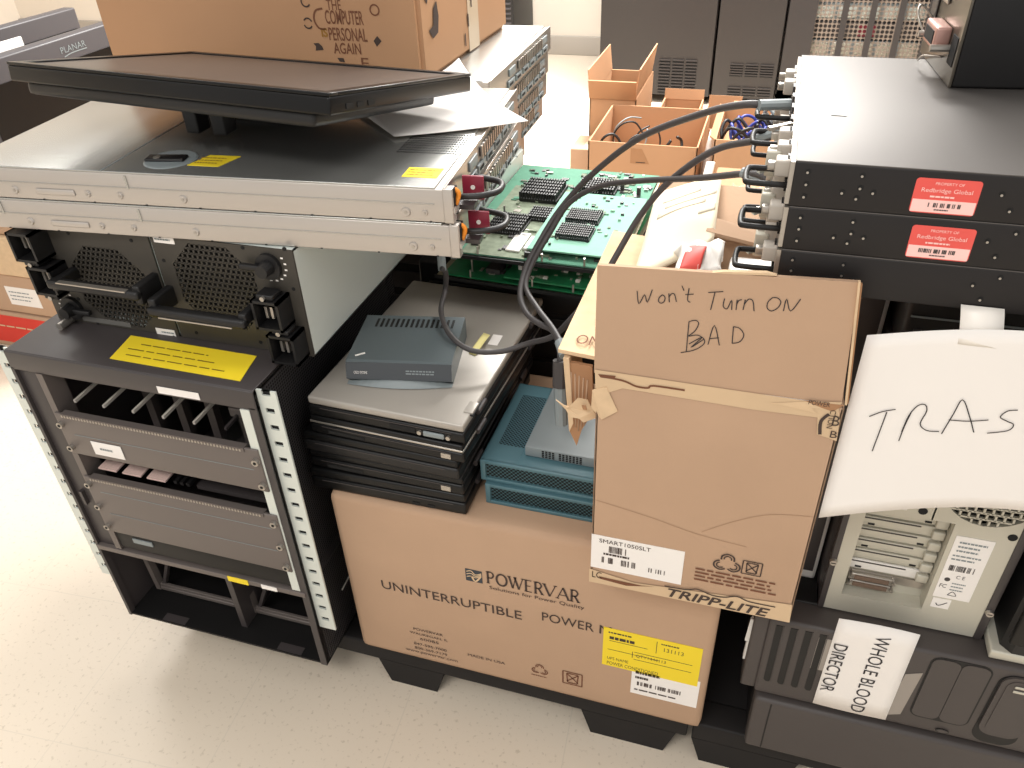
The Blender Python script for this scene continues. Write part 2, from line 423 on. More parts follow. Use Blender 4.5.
g.lines(fw, .006, .05, -.012, -.003, 1, PRINT, .001, .8); g.lines(fw, .006, .03, -.024, -.016, 1, PRINT, .001, .7)
g.barcode(fw, .006, .08, -.04, -.03, PRINT, .001, 40); g.lines(fw, .006, .09, -.056, -.045, 1, PRINT, .001, .3)
g.done('white_barcode_label', t, 'white barcode label')

# ------------------------------------------------------------------ open carton with folded-up front flap
t = thing('open_carton', "open brown carton with raised flap reading won't Turn ON BAD", 'box', (0, 0, .491))
UZ = .491
X0, X1, Y0, Y1, ZT = -.142, .119, .725, 1.10, .838-UZ; th = .005
g = G()
for a, b in (((X0, Y0, 0), (X1, Y0+th, ZT)), ((X0, Y1-th, 0), (X1, Y1, ZT)), ((X0, Y0, 0), (X0+th, Y1, ZT)), ((X1-th, Y0, 0), (X1, Y1, ZT)), ((X0, Y0, 0), (X1, Y1, th))): g.box(a, b, CARD, .002)
CREASE = mat('cardboard_crease', (166, 134, 106), .9)          # faint crease lines across the front
g.stroke(front(Y0), [(-.138, .154), (-.07, .142), (-.01, .128), (.05, .122)], .0012, CREASE, .0004)
g.stroke(front(Y0), [(-.005, .133), (.03, .160), (.07, .182), (X1-.003, .190)], .0010, CREASE, .0004)
g.done('carton_body', t)
g = G()                                                       # raised front flap, narrowing a little to the top
g.prism([(X0-.003, Y0, ZT), (X1-.004, Y0, ZT+.004), (.104, Y0+.003, .981-UZ), (-.1455, Y0+.003, .970-UZ)], (0, .005, 0), CARD)
for i in range(2): g.hexa((.1025+i*.0022, Y0+.0015*i, .983-UZ-.003*i), (.0022, 0, 0), (.0155-.001*i, 0, -.141+.004*i), (0, .004, 0), CARD_L if i != 1 else CARD_D)
g.prism([(-.035, Y0+.003, .974-UZ), (.03, Y0+.003, .979-UZ), (.02, Y0+.003, .981-UZ), (-.02, Y0+.003, .9775-UZ)], (0, .005, 0), CARD_L)
fl = g.done('front_flap', t)
WT = [[(-0.103, 0.9464), (-0.1003, 0.9318), (-0.095, 0.943), (-0.0918, 0.9345), (-0.0876, 0.9498)], [(-0.077, 0.9453), (-0.08, 0.9414), (-0.0803, 0.9372), (-0.0775, 0.9355), (-0.0746, 0.938), (-0.0742, 0.9428), (-0.077, 0.9453)], [(-0.0707, 0.9476), (-0.0694, 0.9375)], [(-0.0704, 0.9433), (-0.0677, 0.9477), (-0.0648, 0.9469), (-0.0623, 0.939)], [(-0.0584, 0.9579), (-0.0559, 0.9525)], [(-0.0511, 0.956), (-0.0514, 0.9428), (-0.0484, 0.9403)], [(-0.0542, 0.9483), (-0.046, 0.95)], [(-0.0321, 0.9535), (-0.0176, 0.9565)], [(-0.0255, 0.9544), (-0.0276, 0.9343)], [(-0.0155, 0.949), (-0.0158, 0.9403), (-0.0117, 0.9379), (-0.0085, 0.9479), (-0.0072, 0.9371)], [(-0.0033, 0.9492), (-0.003, 0.9376)], [(-0.0033, 0.9434), (-0.0017, 0.9483), (0.0011, 0.9498)], [(0.0044, 0.9502), (0.0037, 0.9386)], [(0.0041, 0.945), (0.0075, 0.9512), (0.0118, 0.9495), (0.0143, 0.9386)], [(0.0297, 0.9559), (0.0261, 0.9508), (0.0261, 0.944), (0.0307, 0.9411), (0.036, 0.9453), (0.0379, 0.9519), (0.0344, 0.9559), (0.0297, 0.9559)], [(0.0418, 0.9424), (0.0427, 0.9559), (0.0483, 0.9433), (0.0554, 0.9576)],
      [(-0.0476, 0.9179), (-0.0474, 0.901), (-0.047, 0.8822)], [(-0.0526, 0.8794), (-0.0393, 0.8847), (-0.0309, 0.8923), (-0.03, 0.8987), (-0.0372, 0.9032), (-0.046, 0.9006)], [(-0.0476, 0.9179), (-0.0414, 0.9203), (-0.0378, 0.9172), (-0.0403, 0.9083), (-0.0468, 0.9005)], [(-0.0452, 0.8913), (-0.0326, 0.9014), (-0.0427, 0.8873), (-0.0308, 0.8992)], [(-0.0258, 0.8934), (-0.0219, 0.9171), (-0.0143, 0.8942)], [(-0.0253, 0.9006), (-0.0158, 0.9033)], [(-0.0031, 0.9183), (-0.002, 0.8986)], [(-0.0031, 0.9183), (0.0033, 0.9171), (0.0082, 0.91), (0.0052, 0.9016), (-0.002, 0.8986)]]
g = G(); fs = F((0, Y0-.0003, 0), (1, 0, 0), (0, .003/.14, 1)); fs.o = V((0, Y0-.0006-.003/.14*ZT, -UZ))
fs = F((0, Y0-.0004, 0), (1, 0, 0), (0, 0, 1))
snap = lambda x, z: V((x, Y0-.0008+.003*(z-.838)/.14, z-UZ))
for p in WT: g.stroke(None, p, .0010, INK, snap=snap)
g.done('handwriting', fl)
g = G(); f = front(Y0, 0, -UZ)                                 # torn tape along the fold and the bottom edge
g.poly(f, [(X0-.002, .843), (X0+.10, .842), (.112, .841), (.117, .822), (.119, .795), (.098, .800), (.095, .822), (.03, .820), (X0+.03, .823), (X0, .806)], TAPE, .001)
g.poly(f, [(.045, .832), (.085, .842), (.115, .846), (.112, .837), (.088, .833), (.094, .827), (.066, .831)], CARD_L, .0016)
g.poly(f, [(.078, .842), (.117, .843), (.108, .833), (.096, .836)], CARD_D, .0019)
g.text('POWER', f, .083, .104, .838, .844, PRINT, .0022)
ft = F((.1075, Y0, .835-UZ), (0, 0, -1), (1, 0, 0)); g.text('CTION', ft, .0, .024, -.002, .004, PRINT, .0022)
g.stroke(f, [(.105, .829), (.099, .818), (.101, .801)], .0035, PRINT, .0018); g.text('B', f, .110, .117, .815, .828, PRINT, .0018); g.text('B', f, .111, .118, .799, .808, PRINT, .0018)
g.stroke(f, [(X0+.004, .836), (X0+.03, .834), (X0+.045, .829), (X0+.058, .829), (X0+.064, .833), (X0+.098, .833)], .0024, PRINT2, .0018)
g.poly(f, [(X0+.002, .838), (X0+.022, .839), (X0+.02, .834), (X0+.005, .834)], PRINT2, .0017)
g.done('packing_tape', t, 'torn printed packing tape along the fold'); g = G()
g.poly(f, [(X0-.001, .518), (X0+.06, .508), (X1-.002, .528), (X1, .494), (X0-.001, .492)], TAPE, .0012)
g.poly(f, [(X0+.012, .507), (X0+.07, .506), (X0+.088, .5095), (X0+.05, .4995), (X0+.015, .5025)], PRINT2, .0018)
g.text('LC', f, X0+.003, X0+.016, .503, .515, PRINT, .0018)
g.text('TRIPP-LITE', f, -.037, .093, .496, .512, PRINT, .0018, shear=.25, bold=.02)
g.stroke(f, [(-.042, .515), (-.015, .516), (.0, .5215), (.018, .516), (.034, .5165), (.05, .523), (.066, .518), (.098, .518)], .002, PRINT, .0018)
g.done('packing_tape', t, 'torn printed packing tape along the bottom edge')
g = G()
g.on(f, X0+.0005, -.0215, .522, .584, .0002, .0007, PAPER); ff = F(f(0, 0, .0002), f.u, f.v)
g.text('SMART1050SLT', f, -.131, -.064, .572, .579, PRINT, .0012); g.barcode(f, -.118, -.095, .556, .568, PRINT, .0012, 14)
g.lines(f, -.125, -.09, .549, .555, 1, PRINT, .0012, .6); g.barcode(f, -.127, -.082, .535, .546, PRINT, .0012, 26); g.barcode(f, -.068, -.043, .534, .542, PRINT, .0012, 16)
g.done('barcode_sticker', t, 'white barcode sticker')
g = G(); recycle(g, f, .031, .578, .0165, PRINT); g.done('recycling_mark', t); g = G(); crate_sign(g, f, .061, .578, .0115, PRINT); g.done('crate_mark', t); g = G()
g.lines(f, -.006, .1, .536, .562, 4, PRINT2, .0009, .45); g.done('printed_text', t)
g = G()                                                        # left flap folded out, then torn and hanging
g.hexa((X0, Y0+.03, ZT-.004), (-.052, 0, .004), (0, .33, 0), (0, 0, .005), CARD_L)
pan = [(-.186, .828), (-.153, .826), (-.150, .761), (-.164, .730), (-.170, .704), (-.180, .728)]
g.prism([(x, Y0+.028, z-UZ) for x, z in pan], (0, .005, 0), CARD_D)
g.prism([(-.187, Y0+.026, .834-UZ), (-.180, Y0+.026, .834-UZ), (-.174, Y0+.026, .74-UZ), (-.179, Y0+.026, .726-UZ)], (0, .06, 0), CARD_L)
for k in range(5): g.tube([(-.178+.005*k, Y0+.0278, .815-UZ-.002*k), (-.175+.0035*k, Y0+.0278, .728-UZ+.005*abs(k-2))], .0010, CARD, 5)
g.text('ON', top(ZT+.0055), X0-.036, X0-.008, Y0+.045, Y0+.065, PRINT2)
g.done('side_flap', t, 'torn side flap folded outward')
g = G()
sc = [(-.194, .778), (-.182, .7765), (-.175, .778), (-.165, .793), (-.154, .790), (-.147, .772), (-.142, .762), (-.158, .757), (-.163, .763), (-.174, .763), (-.180, .772)]
g.prism([(x, Y0+.018-.010*math.sin(60*(x+.194)), z-UZ) for x, z in sc], (0, .0012, 0), CARD_L)
g.prism([(-.160, Y0+.008, .784-UZ), (-.1545, Y0+.006, .786-UZ), (-.153, Y0+.006, .780-UZ), (-.158, Y0+.007, .779-UZ)], (0, -.0008, 0), CARD_D)
g.prism([(X0-.004, Y0-.002, .815-UZ), (X0+.012, Y0-.002, .822-UZ), (X0+.026, Y0-.0015, .79-UZ), (X0+.008, Y0-.002, .775-UZ), (X0-.006, Y0+.004, .785-UZ)], (0, .001, 0), CARD_L)
g.done('torn_paper_scrap', t, 'loose torn paper scraps at the corner')
g = G(); g.prism([(.112, 1.06, ZT-.004), (.112, 1.095, ZT-.003), (-.058, 1.098, .868-UZ), (-.060, 1.062, .862-UZ)], (0, 0, .005), CARD); g.done('inner_flap', t)
g = G(); g.hexa((X0+.004, Y1-.004, ZT), (X1-X0-.008, 0, 0), (0, .11, .035), (0, .0, .005), CARD); g.done('rear_flap', t)

# things inside the open carton
g = G(); g.box((X0+.02, Y0+.02, UZ+.006), (X1-.02, Y1-.02, .774), WHITE, .012)
tag(g.done('foam_block'), 'white foam packing block inside the open brown carton', 'foam')
g = G()
EA, EB, EC, ED = V((-.139, .93, .846)), V((-.143, 1.150, .882)), V((-.054, 1.215, .890)), V((-.047, 1.045, .862))
def env(u, v):
    p = (EA*(1-u)+ED*u)*(1-v)+(EB*(1-u)+EC*u)*v
    return (p.x, p.y, p.z+.006*math.sin(math.pi*u)*math.sin(math.pi*v)+.0012*math.sin(11*v+5*u))
g.sheet(env, 12, 14, mat('cream_paper', (232, 218, 192), .75, noise=(9, .04)), .006)
e = g.done('padded_envelope'); tag(e, 'pale padded envelope with faded print sticking up out of the open carton', 'envelope')
fp = mat('faded_print', (208, 198, 178), .75)
for a, b, c, d in ((.12, .8, .60, .66), (.2, .95, .70, .745), (.15, .7, .80, .84), (.72, .96, .44, .58)):
    g = G(); g.sheet(lambda u, v: tuple(V(env(a+(b-a)*u, c+(d-c)*v+.02*u))+V((0, -.0003, .0006))), 8, 3, fp, .0003); g.done('faded_print', e)
t = thing('product_packet', 'white packet with a red panel poking out of the open carton', 'packet', (-.06, .95, .79), 0)
g = G(); g.sheet(lambda u, v: (-.026+.055*u, -.02+.075*v+.02*u, .075+.008*v+.010*math.sin(math.pi*u)*math.sin(math.pi*v)+.003*math.sin(14*u+9*v)), 12, 10, WHITE, .02); g.done('packet_body', t)
g = G(); g.sheet(lambda u, v: (-.021+.026*u+.004*v, -.017+.060*v+.010*u, .0768+.007*v+.010*math.sin(math.pi*(.09+.5*u))*math.sin(math.pi*v)+.0012), 8, 8, RED, .0004); g.done('red_panel', t, 'red printed panel')
g = G(); g.box((-.022, .955, .776), (.095, 1.045, .842), WHITE, .006); tag(g.done('white_tray'), 'white moulded tray beside the red and white packet', 'tray')

# ------------------------------------------------------------------ big switch chassis with empty card cage
t = thing('switch_chassis', 'tall dark grey rack switch chassis with blank plates and empty card cage', 'network chassis', (-.835, .735, .107))
H = .613; w = .215; D = .455
g = G()
g.box((-w, 0, H-.012), (w, D, H), CHAS, .002); g.box((-w, .0, 0), (w, D, .004), BLK_M); g.box((-w, 0, 0), (-w+.003, D, H-.012), CHAS); g.box((-w, D-.004, .004), (w, D, H-.012), DARK)
g.box((-w, -.002, H-.034), (w, .012, H-.001), CHAS, .002)
g.box((w-.012, -.002, 0), (w, .01, H-.03), CHAS); g.box((-w, -.002, 0), (-w+.006, .01, H-.03), CHAS)
g.box((.198, .012, .004), (.2, D-.004, H-.012), DARK)
g.done('case', t)
g = G(); g.add([(w, 0, 0), (w, D, 0), (w, D, H-.002), (w, 0, H-.002)], [(0, 1, 2, 3)], PERF_SIDE)
sp = g.done('side_panel', t, 'finely perforated side panel')
for y, z in ((.09, .10), (.13, .035)):
    g = G(); g.hexa((w+.0005, y, z), (.0012, 0, 0), (0, .05, .006), (0, 0, .003), WHITE); g.done('cable_tie_mount', sp)
g = G(); g.box((-w+.006, .004, .19), (-.168, .02, H-.034), CHAS, .001); g.box((-w+.02, -.003, .3), (-w+.026, .004, .33), CHAS)
g.done('fan_tray', t)
g = G(); g.box((-.168, -.003, .2), (-.156, .03, H-.034), BLANK); g.done('cage_post', t); g = G(); g.box((.188, -.003, .2), (.203, .03, H-.034), EAR); g.done('cage_post', t)
def ear(x0, x1):
    g = G(); f = F((0, .010, 0), (1, 0, 0), (0, 0, 1)); a = x0+(x1-x0)*.28; b = x0+(x1-x0)*.72
    g.on(f, x0, a, .10, H-.002, 0, .003, EAR); g.on(f, b, x1, .10, H-.002, 0, .003, EAR); n = 17; st = (H-.102)/n
    for i in range(n+1): g.on(f, a, b, .10+i*st, min(.10+i*st+st*.72, H-.002), 0, .003, EAR)
    g.on(f, a, b, .10, H-.002, -.002, -.001, DARK)
    g.done('rack_ear', t, 'pale slotted rack ear')
ear(-w-.031, -w); ear(w, w+.031)
def blank(z0, z1, lip, screws, lines_):
    g = G(); g.box((-.163, -.006, z0), (.2, -.001, z1), BLANK, .0015); g.box((-.150, -.008, z1-.006), (.178, .004, z1+.001), BLANK)
    for i in range(60): g.box((-.148+i*.0054, -.0088, z1-.005), (-.1455+i*.0054, -.0078, z1-.001), STEEL)
    for z in lines_: g.box((-.14, -.0066, z), (.185, -.0059, z+.0008), GREYP)
    o = g.done('blank_plate', t)
    for x in (-.157, .194):
        for z in screws:
            q = G(); q.cyl((x, -.012, z), (x, -.006, z), .0055, STEEL, 12); q.cyl((x, -.0128, z), (x, -.012, z), .0026, DARK, 8); q.done('captive_screw', o)
    return o
p = blank(.426, .508, 1, (.44, .487), (.468,)); q = G(); q.on(front(-.0065), -.112, -.055, .435, .462, 0, .0008, PAPER, .0003); q.lines(front(-.0065), -.098, -.07, .445, .453, 1, GREYP, .0012); q.done('paper_tag', p, 'small white tag')
blank(.248, .376, 1, (.262, .31, .36), (.345, .295))
for i in range(6):
    g = G(); g.hexa((-.145+i*.055, .02, .512), (.004, 0, 0), (.012, .26, .02), (0, 0, .005), mat('guide_rail', (196, 188, 178), .45) if i < 5 else CHAS); g.done('guide_rail', t)
for i in range(5): g = G(); g.box((-.09+i*.06, .10, .41), (-.076+i*.06, .115, .575), CHAS); g.done('divider', t)
for i in range(3):
    g = G(); g.hexa((-.145+i*.048, .012, .380), (.036, 0, 0), (0, .075, .004), (0, 0, .003), mat('pink_beige_foil', (226, 196, 186), .5, noise=(300, .2))); g.done('foil_pad', t)
g = G()
g.box((.04, .02, .372), (.186, .28, .380), CHAS); g.box((-.16, .3, .2), (.195, .31, .59), mat('backplane_grey', (58, 58, 56), .6))
for k in range(3): g.box((.004+.012*k, .012, .382), (.010+.012*k, .09, .388), BLACK)
g.box((.12, .05, .513), (.18, .11, .53), BLANK, .002)
g.done('card_cage', t)
g = G(); g.box((-.155, -.001, .206), (.195, .02, .243), BLK_M, .001); g.box((-.12, -.003, .226), (-.08, -.001, .236), GREYP); g.done('slot_board', t)
g = G(); g.box((-w+.004, -.004, .186), (w-.004, .03, .197), BLANK, .001); g.box((-w+.004, .03, .19), (w-.004, .4, .194), CHAS)
s = g.done('shelf', t); f = front(-.0042)
q = G(); q.on(f, .062, .102, .1855, .1975, 0, .001, YEL); q.done('yellow_tag', s, 'yellow tag'); q = G(); q.on(f, .128, .158, .1865, .196, 0, .001, PAPER); q.done('paper_tag', s, 'white tag')
g = G()                                                        # power supply bays
for a in (-.195, .022): g.box((a, .062, .008), (a+.178, .074, .018), BLANK, .002); g.box((a, .064, .019), (a+.178, .070, .024), BLANK, .001); g.hexa((a, .060, .01), (.010, 0, 0), (0, .014, 0), (-.004, 0, .10), BLANK); g.hexa((a+.012, .066, .02), (.007, 0, 0), (0, .010, 0), (.030, 0, .07), CHAS)
g.box((.018, .03, .004), (.03, .40, .19), CHAS); g.box((-.19, .3, .004), (.19, .31, .19), DARK)
for x in (-.115, .135): g.box((x-.025, .002, .0042), (x+.025, .018, .0050), CHAS)
g.done('power_bay', t)
g = G(); g.hexa((-.036, .019, H+.0003), (.222, -.003, 0), (-.012, .062, 0), (0, 0, .0008), YEL)
fy = F((-.036, .019, H+.0012), (.222, -.003, 0), (-.012, .062, 0))
for i, (a, e) in enumerate(((.02, .19), (.015, .2), (.03, .17))): g.lines(fy, a, e, .012+.015*i, .018+.015*i, 1, mat('label_print', (130, 104, 20), .7), .0004, .4)
g.done('warning_label', t, 'yellow warning label on the top')
g = G(); g.on(front(-.0025), .055, .125, H-.03, H-.018, 0, .0006, PAPER); g.done('paper_tag', t, 'white tag')

# ------------------------------------------------------------------ two power supply units on top of the chassis
PSF = mat('psu_face', (66, 62, 56), .5, metal=.2, noise=(20, .1))
def psu(loc, flip, label):
    t = thing('power_supply_unit', label, 'power supply', loc, 0, 'power supply units on the switch chassis')
    Wd, Hh, Dd = .226, .1680, .34
    T = Matrix.Identity(4) if not flip else Matrix.Translation((Wd, 0, Hh)) @ Matrix.Rotation(math.pi, 4, 'Y')
    def fin(g, name, par=t, label=None):
        g.bm.transform(T); return g.done(name, par, label)
    cx, cz, rr = .092, .096, .066
    g = G()
    g.box((0, .003, 0), (.002, Dd, Hh), BLU_S); g.box((Wd-.002, .003, 0), (Wd, Dd, Hh), BLU_S); g.box((0, .003, 0), (Wd, Dd, .002), BLU_S); g.box((0, .003, Hh-.002), (Wd, Dd, Hh), BLU_S); g.box((0, Dd-.002, 0), (Wd, Dd, Hh), BLU_S)
    g.box((.01, .03, .01), (Wd-.01, .035, Hh-.01), DARK)
    fin(g, 'case')
    g = G(); f = front(.003)
    a = .052
    g.on(f, 0, cx-rr, 0, Hh, 0, .003, PSF); g.on(f, cx+rr, Wd, 0, Hh, 0, .003, PSF); g.on(f, cx-rr, cx+rr, 0, cz-rr, 0, .003, PSF); g.on(f, cx-rr, cx+rr, cz+rr, Hh, 0, .003, PSF)
    for sx in (-1, 1):
        for sz in (-1, 1):
            c = .036; g.prism([f(cx+sx*rr, cz+sz*rr), f(cx+sx*(rr-c), cz+sz*rr), f(cx+sx*rr, cz+sz*(rr-c))], (0, -.003, 0), PSF)
    def clip(b):
        d = abs(b-cz); 
        if d > rr: return None
        e = rr-max(0, d-(rr-.036)); return cx-e, cx+e
    plate_holes(g, f, cx-rr, cx+rr, cz-rr, cz+rr, 16, 16, PSF, .34, .001, .0028, clip, True)
    for x, z in ((.01, .17), (.03, .012), (.14, .012), (.215, .17), (.216, .11), (.012, .13), (.17, .125), (.15, .165)): g.cyl((x, -.0008, z), (x, .001, z), .0028, DARK, 8)
    fin(g, 'face_plate')
    g = G(); z = .074
    g.box((.002, -.045, z-.014), (.014, .002, z+.016), BLACK, .003); g.box((.148, -.045, z-.006), (.160, .002, z+.012), BLACK, .003)
    g.box((.002, -.052, z-.008), (.160, -.036, z+.005), BLACK, .004); g.box((.02, -.0525, z-.0085), (.14, -.044, z-.0065), STEEL); fin(g, 'handle')
    for (x, z) in ((.166, .058), (.178, .004)):
        g = G(); g.box((x, -.034, z), (x+.042, .002, z+.004), BLACK); g.box((x, -.034, z+.042), (x+.042, .002, z+.046), BLACK); g.box((x, -.034, z), (x+.004, .002, z+.046), BLACK); g.box((x+.038, -.034, z), (x+.042, .002, z+.046), BLACK); g.box((x+.004, -.004, z+.004), (x+.038, .002, z+.042), DARK)
        for k in (-1, 0, 1): g.box((x+.019+k*.009, -.02, z+.012), (x+.023+k*.009, -.004, z+.03), STEEL)
        g.box((x+.008, -.03, z+.046), (x+.034, -.006, z+.054), BLACK, .002); g.cyl((x+.02, -.034, z+.05), (x+.02, -.03, z+.05), .0035, STEEL, 8); fin(g, 'power_inlet')
    g = G(); g.cyl((.186, .002, .142), (.186, -.006, .142), .019, BLACK, 20); g.cyl((.186, -.006, .142), (.186, -.022, .142), .011, BLACK, 14, .009); g.hexa((.146, -.014, .138), (.04, 0, 0), (0, .008, 0), (0, 0, .008), BLACK, .002)
    for k in range(7):
        a = R(-100+k*22); g.quad(front(0), .186+.0235*math.cos(a), .186+.0235*math.cos(a)+.004, .142+.0235*math.sin(a), .142+.0235*math.sin(a)+.0025, PAPER, .0006)
    fin(g, 'rotary_switch')
    g = G(); f0 = front(0); g.on(f0, .006, .040, .158, .169, 0, .0006, PAPER); g.lines(f0, .008, .038, .161, .166, 1, GREYP, .0009); fin(g, 'white_sticker', t, 'white sticker')
    T = Matrix.Identity(4); g = G()
    if flip: g.cyl((.03, -.03, .006), (.03, .002, .006), .006, STEEL, 12); g.box((.05, -.001, .004), (.14, .001, .012), mat('psu_rail', (104, 102, 98), .4)); fin(g, 'captive_screw' if flip else 'bottom_rail')
    return t
psu((-.803, .832, .7206), False, 'right-hand power supply unit on the chassis, honeycomb vent, sockets at its right')
psu((-1.033, .832, .7206), True, 'left-hand power supply unit on the chassis, upside down, sockets at its left')

# ------------------------------------------------------------------ silver one-unit rack servers
def server(loc, rz, label, group, full=True, latch=True):
    t = thing('rack_server', label, 'server', loc, rz, group)
    L, Wd, h = .70, .43, .0455
    g = G(); g.box((-L, 0, 0), (0, Wd, h-.0025), GALV, .0012)
    f = front(0)
    if full:
        g.on(f, -L, -.012, h*.52, h*.54, 0, .0012, GALV_L)
        for x in (-.66, -.44): g.on(f, x, x+.003, h*.5, h*.9, 0, .0015, GALV_L)
        for x, r in ((-.505, .005), (-.455, .005), (-.36, .006), (-.05, .0065), (-.025, .004), (-.62, .006)):
            g.cyl(f(x, h*.27, 0), f(x, h*.27, .0022), r, GALV, 14, r*.8); g.cyl(f(x, h*.27, .002), f(x, h*.27, .003), r*.35, STEEL, 8)
        g.on(f, -.585, -.525, h*.18, h*.36, 0, .0018, GALV, .0012)
        for i in range(9): g.on(f, -L+.04+i*.08, -L+.043+i*.08, 0, .0012, 0, .0008, DARK)
    g.done('case', t)
    g = G(); g.box((-L, .0005, h-.0025), (-.010, Wd, h), GALV_L, .0008)
    ft = top(h)
    g.quad(ft, -.475, -.4725, .0, Wd, GREYP, .0003); 
    if full:
        for i in range(22):
            for j in range(9): g.quad(ft, -.098+i*.0039, -.0955+i*.0039, .115+j*.0092, .120+j*.0092, DARK, .0003)
        o = g.done('lid', t)
        g = G(); g.on(ft, -.062, -.016, .03, .062, 0, .0006, YEL); g.lines(ft, -.058, -.02, .034, .058, 3, GOLD, .0009, .3); g.done('yellow_label', o, 'yellow label near the front corner')
        g = G(); g.hexa(ft(-.365, .034, 0), (.046, 0, 0), (.012, .040, 0), (0, 0, .0006), YEL); g.lines(F(ft(-.36, .04, .0006), (1, 0, 0), (0, 1, 0)), 0, .04, 0, .028, 3, GOLD, .0004, .3); g.done('yellow_label', o, 'yellow label beside the latch')
        c = ft(-.40, .052, 0); g = G()
        if latch: g.cyl(c, c+V((0, 0, .0012)), .036, GREYP, 24, .034); g.hexa(c+V((-.03, -.016, .0012)), (.055, .006, 0), (-.003, .02, 0), (0, 0, .004), BLACK, .002); g.cyl(c+V((-.015, -.008, .004)), c+V((-.015, -.008, .0062)), .005, STEEL, 10); g.done('lid_latch', o, 'dark lid latch') if latch else g.bm.free()
    else: g.done('lid', t)
    g = G(); g.box((0, 0, 0), (.003, Wd, h), STEEL, .0006)
    fr = F((.003, 0, 0), (0, 1, 0), (0, 0, 1))
    for j in range(6): g.on(fr, .10+j*.05, .14+j*.05, .006, .018, 0, .004, GREYP, .001); g.on(fr, .105+j*.05, .125+j*.05, .010, .014, .004, .005, DARK)
    for j in range(5): g.on(fr, .11+j*.06, .15+j*.06, .024, .037, 0, .003, CHAS if j % 2 else GREYP, .001)
    for j in range(14): g.on(fr, .17+j*.013, .176+j*.013, .021, .039, .002, .0045, STEEL)
    g.done('front_panel', t)
    if full:
        g = G(); g.box((.0, -.002, -.0), (.012, .012, h*.98), GALV, .001); g.box((.003, .004, h*.45), (.013, .018, h*.95), DARK); g.tube([(.010, .012, h*.9), (.016, .014, h*.75), (.012, .012, h*.45)], .0032, ORANGE, 8); g.box((.0, .0, h*.28), (.014, .02, h*.42), GALV); g.done('latch', t, 'orange release latch')
        g = G(); g.tube([(.010, .03, h*.5), (.040, .032, h*.55), (.058, .05, h*.55), (.052, .085, h*.5), (.014, .10, h*.5)], .0042, CABLE_K, 8); g.box((.004, .03, .006), (.03, .05, .012), CHAS); g.done('handle', t, 'dark looped handle')
        g = G(); g.box((.012, .045, h*.30), (.040, .049, h*.98), BURG, .001); g.cyl((.026, .044, h*.66), (.026, .045, h*.66), .003, WHITE, 10); g.done('release_tab', t, 'burgundy release tab')
    return t
A5 = R(4.9)
server((-.361, .860, .8905), A5, 'lower of the two silver servers jutting over the power supplies', 'silver rack servers', latch=False)
server((-.366, .8605, .9370), A5, 'upper of the two silver servers in front, under the lying monitor', 'silver rack servers')
g = G(); g.box((-1.05, 1.40, .107), (-.62, 1.86, .70), BLK_M, .004); o = thing('equipment_cabinet', 'plain black equipment case behind the tall switch chassis under the rear servers', 'equipment case', (-.835, 1.40, .107))
bpy.data.objects; g.bm.transform(Matrix.Translation((.835, -1.40, -.107))); g.done('case', o)
g = G()
for i in range(8): g.box((-.19, -.004, .05+.06*i), (.19, .002, .09+.06*i), CHAS, .002)
g.done('front_grille', o)
base = None; zz = .7015
names = ['bottom', 'second from the bottom', 'third from the bottom', 'third from the top', 'second from the top', 'topmost']
for i in range(6):
    dx = (-.064, -.060, -.02, -.01, -.006, 0)[i]
    lab = '%s silver server in the rear stack under the slogan carton' % names[i]
    if base is None: base = server((-.462+dx, 1.325, zz), R(1), lab, 'rear silver servers', full=False)
    else: dup(base, (-.462+dx, 1.325, zz), R(1), lab)
    zz += .0470
REAR = zz-.0470+.0455

# ------------------------------------------------------------------ carton with slogan print on the rear servers
t = thing('slogan_carton', 'brown carton printed The Computer Is Personal Again behind the lying monitor', 'box', (0, 0, REAR+.0006))
HZ = REAR+.0006
g = G(); q = [(-1.215, 1.305), (-.562, 1.29), (-.556, 1.735), (-1.2, 1.735)]
g.prism([(x, y, 0) for x, y in q], (0, 0, .36), CARD_O); bmesh.ops.bevel(g.bm, geom=list(g.bm.edges), offset=.008, segments=2, affect='EDGES'); g.done('carton_body', t)
f = F((0, 1.290-.013-.0003, -HZ), (1, -.0230, 0), (0, 0, 1)); ff = F((0, 1.290+.562*-.0230, -HZ), (1, -.0230, 0), (0, 0, 1)); f = ff
g = G()
g.text('THE', f, -.729, -.702, 1.094, 1.110, PRINT2); g.text('COMPUTER', f, -.735, -.664, 1.072, 1.094, PRINT2, bold=.01)
g.stroke(f, [(-.738, 1.096), (-.752, 1.092), (-.757, 1.078), (-.75, 1.065), (-.737, 1.064)], .003, PRINT2)
g.text('IS', f, -.747, -.735, 1.051, 1.065, GOLD, bold=.03); g.text('PERSONAL', f, -.733, -.661, 1.046, 1.067, PRINT2, bold=.01); g.text('AGAIN', f, -.728, -.676, 1.025, 1.043, PRINT2, bold=.01)
g.text('E', f, -.678, -.664, 1.003, 1.02, PRINT2)
def ring(x, z, r, m, a0=0, a1=360): g.stroke(f, [(x+r*math.cos(R(a)), z+r*math.sin(R(a))) for a in [a0+(a1-a0)*i/10 for i in range(11)]], r*.3, m)
ring(-.770, 1.072, .008, PRINT, 20, 150); ring(-.770, 1.072, .008, PRINT, 200, 330); ring(-.768, 1.106, .008, PRINT, 150, 330); ring(-.641, 1.096, .008, PRINT2)
g.poly(f, [(-.650, 1.048), (-.642, 1.056), (-.635, 1.048), (-.645, 1.039)], PRINT)
